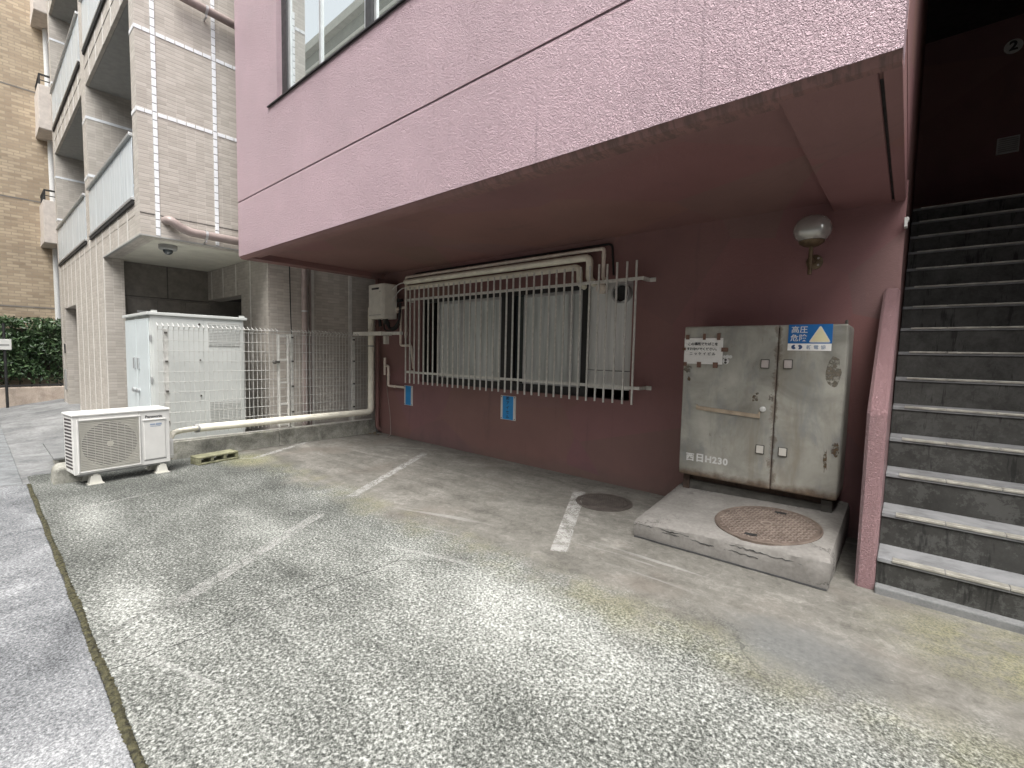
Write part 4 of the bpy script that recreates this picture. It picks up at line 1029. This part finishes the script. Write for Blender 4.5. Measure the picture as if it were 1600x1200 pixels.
for fx in (-.255, .345):
    ft = MB()
    for fy in (0.0, DP - .09):
        a, b, h = .055, .036, .095
        ft.add([(fx - a - .012, fy - .01, 0), (fx + a + .012, fy - .01, 0), (fx + a + .012, fy + .1, 0), (fx - a - .012, fy + .1, 0),
                (fx - a - .012, fy - .01, .01), (fx + a + .012, fy - .01, .01), (fx + a + .012, fy + .1, .01), (fx - a - .012, fy + .1, .01)],
               [(0, 3, 2, 1), (4, 5, 6, 7), (0, 1, 5, 4), (1, 2, 6, 5), (2, 3, 7, 6), (3, 0, 4, 7)])
        ft.add([(fx - a, fy, .01), (fx + a, fy, .01), (fx + a, fy + .09, .01), (fx - a, fy + .09, .01), (fx - b, fy + .008, h), (fx + b, fy + .008, h), (fx + b, fy + .082, h), (fx - b, fy + .082, h)],
               [(0, 3, 2, 1), (4, 5, 6, 7), (0, 1, 5, 4), (1, 2, 6, 5), (2, 3, 7, 6), (3, 0, 4, 7)])
    ft.box(fx - .02, fx + .02, .01, DP - .01, .09, AZ0 - .015)
    obj('foot', ft, 'foot', AC, local=True)

# ================================================================ BEIGE TILED APARTMENT BUILDING
A = thing('beige_apartment_building', 'beige tiled apartment building with white tile bands and glazed balconies', 'building', (-12, 3.5, 0))
XB, YB, ZB = -7.776, 1.5, 2.957
obj('corner_wall', MB().box(-8.03, XB, YB, 9, ZB, 12.5), 'btile', A)
obj('front_band', MB().box(-10.38, -8.03, YB, YB + .2, ZB, 3.232).box(-16.45, -8.03, YB + .006, YB + .2, 3.232, 3.244).box(-16.45, -8.03, YB, YB + .2, 3.244, 3.43), 'btile', A)
obj('soffit', MB().box(-10.62, -8.03, YB + .2, 3.15, ZB + .006, 3.2), 'cream_soffit', A)
obj('drip_trim', MB().box(-10.40, XB + .006, YB - .006, YB + .03, ZB - .012, ZB + .004).box(XB - .03, XB + .006, YB + .03, 9, ZB - .012, ZB + .004), 'grey_soffit', A)
lw = MB()
lw.box(-16.45, -15.55, YB, 2.3, -.4, 3.232); lw.box(-13.75, -10.38, YB, 1.76, -.4, 3.232); lw.box(-15.55, -13.75, YB, 2.3, 2.33, 3.232)
lw.box(-15.55, -13.75, 2.25, 2.35, -.4, 2.33); lw.box(-13.75, -13.5, 1.76, 2.3, -.4, 2.33)
obj('lower_wall', lw, 'btile', A)
rw = obj('recess_wall', MB().box(-10.9, -10.62, 1.76, 5.2, -.4, 3.1), 'taupe', A)
obj('panel_seam', MB().box(-10.62, -10.612, 1.78, 3.09, 2.36, 2.375).box(-10.62, -10.613, 2.42, 2.435, 2.375, 2.95), 'dirtymetal', rw)
for a, b in ((1.82, 2.22), (2.26, 2.66), (2.70, 3.10)):
    s_ = obj('shutter_panel', MB().box(-10.625, -10.60, a, b, .05, 2.32), 'taupe', rw, bevel=.006)
    obj('handle', MB().box(-10.60, -10.575, a + .14, b - .06, 2.08, 2.115), 'alu', s_)
bb = MB()
bb.box(-10.62, XB, 3.09, 3.34, 2.40, ZB); bb.box(-8.90, XB, 3.09, 3.34, -.4, 2.40); bb.box(XB - .25, XB, 3.34, 9, -.4, ZB)
obj('inner_wall', bb, 'btile', A)
obj('recess_back', MB().box(-10.62, -8.0, 5.0, 5.2, -.4, 2.5).box(-10.62, -8.0, 3.34, 5.0, 2.42, 2.5), 'dark', A)
# joint below the first balcony on the flank
obj('flank_joint', MB().box(XB - .002, XB + .004, YB + .0, 5, 3.232, 3.244), 'dirtymetal', A)
# white joint lines on the front
x = -16.13
while x < -8.2:
    z0 = ZB if x > -10.4 else (2.33 if -15.55 < x < -13.75 else -.3)
    obj('joint_line', MB().box(x - .022, x + .022, YB - .004, YB + .01, z0 + .012, 3.42), 'grout', A)
    x += .6345
# joint lines on the wall behind the fence and the inner pier
for x in (-10.40, -9.78, -9.14, -8.49):
    obj('joint_line', MB().box(x - .018, x + .018, 3.085, 3.1, (2.41 if x < -8.9 else -.2), ZB - .01), 'grout', A)
# white tile stripes of the flank wall
va = obj('stripe_tile', MB().box(-.001, .007, -.0245, .0245, 0, .0985), 'wtile', A, bevel=.0015, local=False, seg=1)
ha = obj('stripe_tile', MB().box(-.001, .007, 0, .0985, -.0245, .0245), 'wtile', A, bevel=.0015, seg=1)
inv = va.matrix_parent_inverse.copy()
def tile_at(src, loc, first):
    c = src if first else src.copy()
    if not first: COL.objects.link(c)
    c.location = loc
    return c
k = 0
for yy in (1.692, 2.394):
    z = ZB + .012
    while z < 6.75:
        tile_at(va, (XB, yy, z), k == 0); k += 1; z += .1075
k = 0
for zz in (4.553, 5.575, 6.6):
    for seg_ in ((YB, 1.664), (1.722, 2.366), (2.422, 2.75)):
        y = seg_[0]; n_ = max(1, round((seg_[1] - seg_[0]) / .1075)); stp = (seg_[1] - seg_[0]) / n_
        for q in range(n_):
            c_ = tile_at(ha, (XB, y + q * stp + .004, zz), k == 0); c_.scale = (1, stp / .1075, 1); k += 1
for zz in (4.553, 5.575): obj('stripe_band', MB().box(-8.03, XB + .004, YB - .006, YB, zz - .0245, zz + .0245), 'wtile', A)
for yy in (1.692, 2.394): obj('stripe_bed', MB().box(XB - .001, XB + .002, yy - .0245, yy + .0245, ZB + .01, 6.75), 'dirtymetal', A)
for yy in (3.80, 4.51):
    obj('stripe_band', MB().box(XB - .001, XB + .006, yy - .035, yy + .035, -.3, ZB - .01), 'grout', A)
# balconies
def balcony(x0, x1, z, rails=True):
    bz = z
    bal = obj('balcony', MB().box(x0, x1, YB + .2, 3.2, bz - .28, bz), 'grey_soffit', A)
    obj('back_wall', MB().box(x0, x1, 3.2, 3.3, bz, bz + 2.75), 'taupe', bal)
    obj('window', MB().box(x0 + .6, x1 - .5, 3.17, 3.2, bz + .05, bz + 2.1), 'darkglass', bal)
    if not rails: return
    n_ = 5
    obj('top_rail', MB().box(x0, x1, YB - .045, YB + .035, bz + .83, bz + .875), 'alu', bal, bevel=.006)
    obj('bottom_rail', MB().box(x0, x1, YB - .035, YB + .02, bz + .0, bz + .04), 'alu', bal, bevel=.004)
    obj('floor_gap', MB().box(x0 + .01, x1 - .01, YB - .025, YB + .1, bz - .05, bz), 'black', bal)
    for i in range(n_):
        a, b = x0 + (x1 - x0) * i / n_, x0 + (x1 - x0) * (i + 1) / n_
        obj('glass_panel', MB().box(a + .012, b - .012, YB - .012, YB - .004, bz + .04, bz + .83), 'balglass', bal)
        if i: obj('mullion', MB().box(a - .012, a + .012, YB - .01, YB + .03, bz + .04, bz + .83), 'alu', bal)
for lv in range(3):
    z = 3.44 + lv * 3.245
    for x0, x1 in ((-11.52, -8.035), (-16.2, -11.95)): balcony(x0, x1, z)
    if lv:
        f0 = z - .56
        obj('fascia', MB().box(-16.45, -8.03, YB + .002, YB + .2, f0, z - .05), 'btile', A)
        obj('fascia_underside', MB().box(-16.2, -8.03, YB + .05, 3.2, f0 - .01, f0 + .05), 'grey_soffit', A)
        x = -16.13
        while x < -8.2:
            obj('joint_line', MB().box(x - .022, x + .022, YB - .003, YB + .01, f0 + .004, z - .08), 'grout', A); x += .6345
        obj('joint_line', MB().box(-16.2, -8.03, YB - .002, YB + .006, f0 + .27, f0 + .285), 'dirtymetal', A)
for x0, x1 in ((-11.95, -11.52), (-16.45, -16.2)):
    pr_ = obj('pier', MB().box(x0, x1, YB - .004, 3.2, 3.43, 12.5), 'btile', A)
    for zz in (4.553, 5.575, 7.8, 8.82): obj('stripe_band', MB().box(x0 - .004, x1 + .005, YB - .010, 3.0, zz - .024, zz + .024), 'wtile', pr_)
obj('roof', MB().box(-16.45, XB, YB, 9, 12.5, 12.7), 'grey_soffit', A)
obj('meter_box', MB().box(-15.95, -15.75, YB - .03, YB + .01, .35, .85), 'grey', A, bevel=.006)
obj('intercom', MB().box(-15.85, -15.76, YB - .02, YB + .01, 1.25, 1.48), 'black', A, bevel=.004)
obj('door', MB().box(-15.2, -14.1, 2.23, 2.262, 0, 2.1), 'darkframe', A)

def bpipe(name, pts, r, mat, label, cat, rad=.12, clips=()):
    o = obj(name, MB().tube(fillet(pts, rad, 7), r, 16), mat, smooth=True); tag(o, label, cat)
    for a, b in clips:
        obj('clip', MB().tube([a, b], r * 1.12, 16), 'alu', o, smooth=True)
        p = (Vector(a) + Vector(b)) / 2
        obj('hanger', MB().box(XB, p.x, p.y - .008, p.y + .008, p.z - .1, p.z - .08).box(p.x - .008, p.x + .008, p.y - .01, p.y + .01, p.z - .1, p.z), 'alu', o)
    return o
bpipe('flank_drainpipe', [(XB + .11, 1.9, 6.15), (XB + .11, 3.4, 6.09)], .055, 'dpipe', 'upper taupe pipe crossing the beige flank wall', 'drainpipe', clips=[((XB + .11, 2.27, 6.135), (XB + .11, 2.30, 6.133))])
bpipe('flank_drainpipe', [(XB - .02, 1.78, 3.185), (XB + .10, 1.80, 3.185), (XB + .10, 1.99, 3.07), (XB + .10, 3.4, 3.045)], .058, 'dpipe', 'lower taupe pipe bending out of the beige wall above the dome camera', 'drainpipe', .1, clips=[((XB + .10, 2.21, 3.066), (XB + .10, 2.24, 3.065))])
bpipe('downpipe', [(XB + .07, 3.64, -.3), (XB + .07, 3.64, 2.96)], .05, 'dpipe', 'taupe downpipe on the beige wall behind the mesh fence', 'drainpipe', clips=[((XB + .07, 3.64, 2.1), (XB + .07, 3.64, 2.125)), ((XB + .07, 3.64, .42), (XB + .07, 3.64, .445))])
bpipe('downpipe', [(XB + .04, 3.75, -.3), (XB + .04, 3.75, 2.96)], .018, 'dpipe', 'slim pipe beside the taupe downpipe behind the fence', 'drainpipe')
bpipe('hanging_cable', [(XB + .02, 3.42, 2.9), (XB + .03, 3.43, 1.9), (XB + .02, 3.46, 1.3)], .008, 'rubber', 'black cable hanging on the beige wall beside the downpipe', 'cable', .2)
t = thing('dome_camera', 'grey dome security camera under the beige soffit', 'camera', (-8.36, 1.93, 2.96))
obj('base', MB().lathe([(.115, .006), (.115, -.05), (.10, -.065), (0, -.065)], (-8.36, 1.93, ZB), 32), 'grey', t, smooth=True)
obj('dome', MB().lathe([(.065, -.06), (.06, -.09), (.045, -.115), (.02, -.13), (0, -.132)], (-8.36, 1.93, ZB), 28), 'darkglass', t, smooth=True)

# white equipment cubicle behind the fence
t = thing('equipment_cubicle', 'large white steel equipment cubicle behind the mesh fence', 'cubicle', (-8.3, 2.1, 0))
QX0, QX1, QY0, QY1, QZ = -9.0, -7.55, 1.522, 2.645, 1.89
obj('body', MB().box(QX0, QX1, QY0, QY1, -.05, QZ), 'cubicle', t, bevel=.006)
obj('roof_plate', MB().box(QX0 - .03, QX1 + .03, QY0 - .035, QY1 + .04, QZ, QZ + .04), 'cubicle', t, bevel=.006)
for q in ((QX1 - .03, QY0 + .02), (QX1 - .03, QY1 - .05)): obj('lifting_lug', MB().box(q[0], q[0] + .04, q[1], q[1] + .06, QZ + .04, QZ + .065), 'cubicle', t)
for a, b in ((QX0 + .03, -8.29), (-8.27, QX1 - .05)):
    d = obj('door', MB().box(a, b, QY0 - .012, QY0, .06, QZ - .04), 'steel', t, bevel=.005)
    hx = b - .12 if a < -8.5 else a + .10
    obj('handle', MB().box(hx, hx + .05, QY0 - .035, QY0 - .012, 1.16, 1.32), 'alu', d, bevel=.004)
    obj('knob', MB().lathe([(.028, 0), (.034, -.03), (.022, -.045), (0, -.05)], (hx + .02, QY0 - .012, .86), 16, 'y'), 'alu', d, smooth=True)
    obj('lock', MB().box(hx, hx + .04, QY0 - .03, QY0 - .012, .36, .42), 'alu', d)
for a, b in ((QY0 + .03, 2.12), (2.13, QY1 - .03)):
    obj('side_panel', MB().box(QX1, QX1 + .006, a, b, .05, QZ - .03), 'cubicle', t, bevel=.002)
for z0, z1 in ((1.50, 1.83), (.36, .70)):
    v_ = obj('vent', MB().box(QX1 + .006, QX1 + .012, 2.18, 2.59, z0, z1), 'vent', t)
    lv = MB()
    for k in range(14): zz = z0 + .01 + k * (z1 - z0 - .02) / 14; lv.box(QX1 + .012, QX1 + .018, 2.19, 2.58, zz, zz + .010)
    tag(obj('louvres', lv, 'cubicle', t), kind='stuff')
for z in (1.80, 1.30, .80): obj('bolt', MB().lathe([(.014, 0), (.014, .012), (0, .016)], (QX1 + .006, 2.075, z), 10, 'x'), 'dirtymetal', t)
for z in (1.55, 1.0, .3): obj('hinge', MB().box(QX1 - .006, QX1 + .012, QY0 - .008, QY0 + .012, z, z + .08), 'alu', t)

# ================================================================ FAR LEFT: BRICK BUILDING, HEDGE, LOW WALL
T = thing('brick_apartment_building', 'tan brick-tiled apartment building behind the hedge at the far left', 'building', (-21, .5, 0))
obj('wall', MB().box(-26, -18.5, -1.2, 6, -.4, 16), 'tan', T)
for z in (2.45, 5.35, 8.27, 11.2): obj('ledge_joint', MB().box(-18.502, -18.494, -1.2, 6, z, z + .035), 'taupe', T)
for lv in range(4):
    z = 4.13 + 2.925 * lv
    b_ = obj('balcony', MB().prism([(1.36, z), (1.36, z + 1.12), (4.5, z + 1.12), (4.5, z)], -18.5, -17.5), 'pinkstone', T, bevel=.01)
    obj('balcony_band', MB().box(-18.5, -17.488, 1.348, 4.5, z + .02, z + .26), 'pinkstone', b_)
    rl = MB().box(-17.56, -17.52, 1.38, 4.5, z + 1.36, z + 1.40).box(-17.55, -17.53, 1.38, 4.5, z + 1.23, z + 1.25)
    for k in range(9): rl.box(-17.555, -17.525, 1.38 + k * .35, 1.41 + k * .35, z + 1.12, z + 1.36)
    rl.box(-18.5, -17.56, 1.38, 1.41, z + 1.36, z + 1.40)
    for k in range(4): rl.box(-18.4 + k * .25, -18.37 + k * .25, 1.382, 1.41, z + 1.12, z + 1.36)
    obj('railing', rl, 'black', b_)
obj('drainpipe', MB().tube([(-18.35, 1.62, 1.9), (-18.35, 1.62, 16)], .06, 12), 'whiteprint', T, smooth=True)
obj('roof', MB().box(-26, -18.45, -1.25, 6, 16, 16.2), 'taupe', T)

o = obj('low_wall', MB().box(-17.45, -17.15, -4, 1.62, -.5, .335), 'lowwall', bevel=.015)
tag(o, 'low salmon rendered wall in front of the hedge', 'wall')
t = thing('wall_rail', 'black steel rail on top of the low salmon wall', 'railing', (-17.3, -1, .335))
obj('rail', MB().box(-17.33, -17.27, -4, 1.62, .36, .405), 'black', t)
for y in (-3, -1.5, 0.1, 1.5): obj('foot', MB().box(-17.32, -17.28, y, y + .04, .33, .36), 'black', t)
t = thing('hedge', 'dense dark green hedge above the low salmon wall', 'hedge', (-18, -.5, .0))
lf = MB(); rr = random.Random(11)
def leaf(p, s_):
    d = Vector((rr.uniform(-.2, 1), rr.uniform(-1, 1), rr.uniform(-.5, .7))).normalized()
    u = d.orthogonal().normalized(); u.rotate(Matrix.Rotation(rr.uniform(0, 6.28), 3, d)); v = d.cross(u)
    p = Vector(p)
    lf.add([p - u * s_, p - v * s_ * .42 + d * s_ * .12, p + u * s_, p + v * s_ * .42 + d * s_ * .12], [(0, 1, 2, 3)])
for _ in range(7500):
    y = rr.uniform(-2.2, 1.75)
    tp = 2.02 + .12 * math.sin(y * 4.1) + .07 * math.sin(y * 11)
    z = .42 + (tp - .42) * rr.random() ** .85
    bul = .10 * math.sin(y * 6.3 + z * 3) + .07 * math.sin(z * 8 + y * 3)
    x = -17.52 - abs(rr.gauss(0, .16)) + bul
    if z < .62 and rr.random() < .55: continue
    leaf((x, y, z + rr.uniform(-.03, .05)), rr.uniform(.035, .085))
for _ in range(1800):
    leaf((rr.uniform(-18.4, -17.45), rr.uniform(-2.2, 1.75), 2.0 + rr.uniform(-.12, .16)), rr.uniform(.035, .08))
obj('foliage', lf, 'leaf', t)
sm2 = MB()
for k in range(22):
    y = -2.1 + k * .18
    sm2.tube([(-17.85, y, .0), (-17.8 + rr.uniform(-.1, .1), y + rr.uniform(-.1, .1), .6), (-17.85 + rr.uniform(-.2, .2), y + rr.uniform(-.2, .2), 1.8)], [.02, .015, .006], 6)
obj('stems', sm2, 'stem', t)
obj('inner_mass', MB().box(-18.4, -17.85, -2.2, 1.72, .55, 1.85), 'stem', t)
t = thing('sign_post', 'thin dark post with a small white plate before the hedge', 'sign', (-16.9, .475, -.1))
obj('post', MB().tube([(-16.9, .52, -.3), (-16.9, .52, 1.95)], .028, 10), 'black', t, smooth=True)
obj('plate', MB().box(-16.87, -16.85, .33, .64, 1.30, 1.56), 'white', t, bevel=.02)
obj('print_mark', MB().box(-16.852, -16.846, .37, .60, 1.40, 1.44), 'grey', t)

# ================================================================ BUILDING ACROSS THE STREET (seen mirrored in the upper window)
O = thing('opposite_building', 'cream building across the street mirrored in the upper window', 'building', (-24, -9, 0))
obj('wall', MB().box(-36, -13, -13, -7, -.3, 16.9), 'cream_bldg', O)
obj('cornice', MB().box(-36.2, -12.8, -13, -6.7, 16.9, 17.3), 'cream_soffit', O)
for lv in range(5):
    obj('ledge', MB().box(-36.1, -12.9, -7.0, -6.85, 3.2 + lv * 3.2, 3.35 + lv * 3.2), 'cream_soffit', O)
    for k in range(8):
        x = -34.6 + k * 2.7
        w_ = obj('window', MB().box(x, x + 1.6, -7.01, -6.95, 1.1 + lv * 3.2, 2.6 + lv * 3.2), 'darkframe', O)
        obj('pane', MB().box(x + .06, x + 1.54, -6.96, -6.94, 1.16 + lv * 3.2, 2.54 + lv * 3.2), 'darkglass', w_)

O = thing('shade_building', 'unseen low building added across the street to shade the ground floor wall', 'building', (3, -10, 0))  # out of view, added to block low sky light from the lower wall
obj('wall', MB().box(-12.6, 20, -13, -7.2, -.3, 9.2), 'taupe', O)
obj('parapet', MB().box(-12.7, 20.1, -13, -7.1, 9.2, 9.6), 'grey_soffit', O)
for lv in range(2):
    for k in range(9):
        x = -11.6 + k * 3.4
        w_ = obj('window', MB().box(x, x + 1.9, -7.21, -7.15, 1.0 + lv * 3.5, 2.7 + lv * 3.5), 'darkframe', O)
        obj('pane', MB().box(x + .06, x + 1.84, -7.16, -7.14, 1.06 + lv * 3.5, 2.64 + lv * 3.5), 'darkglass', w_)
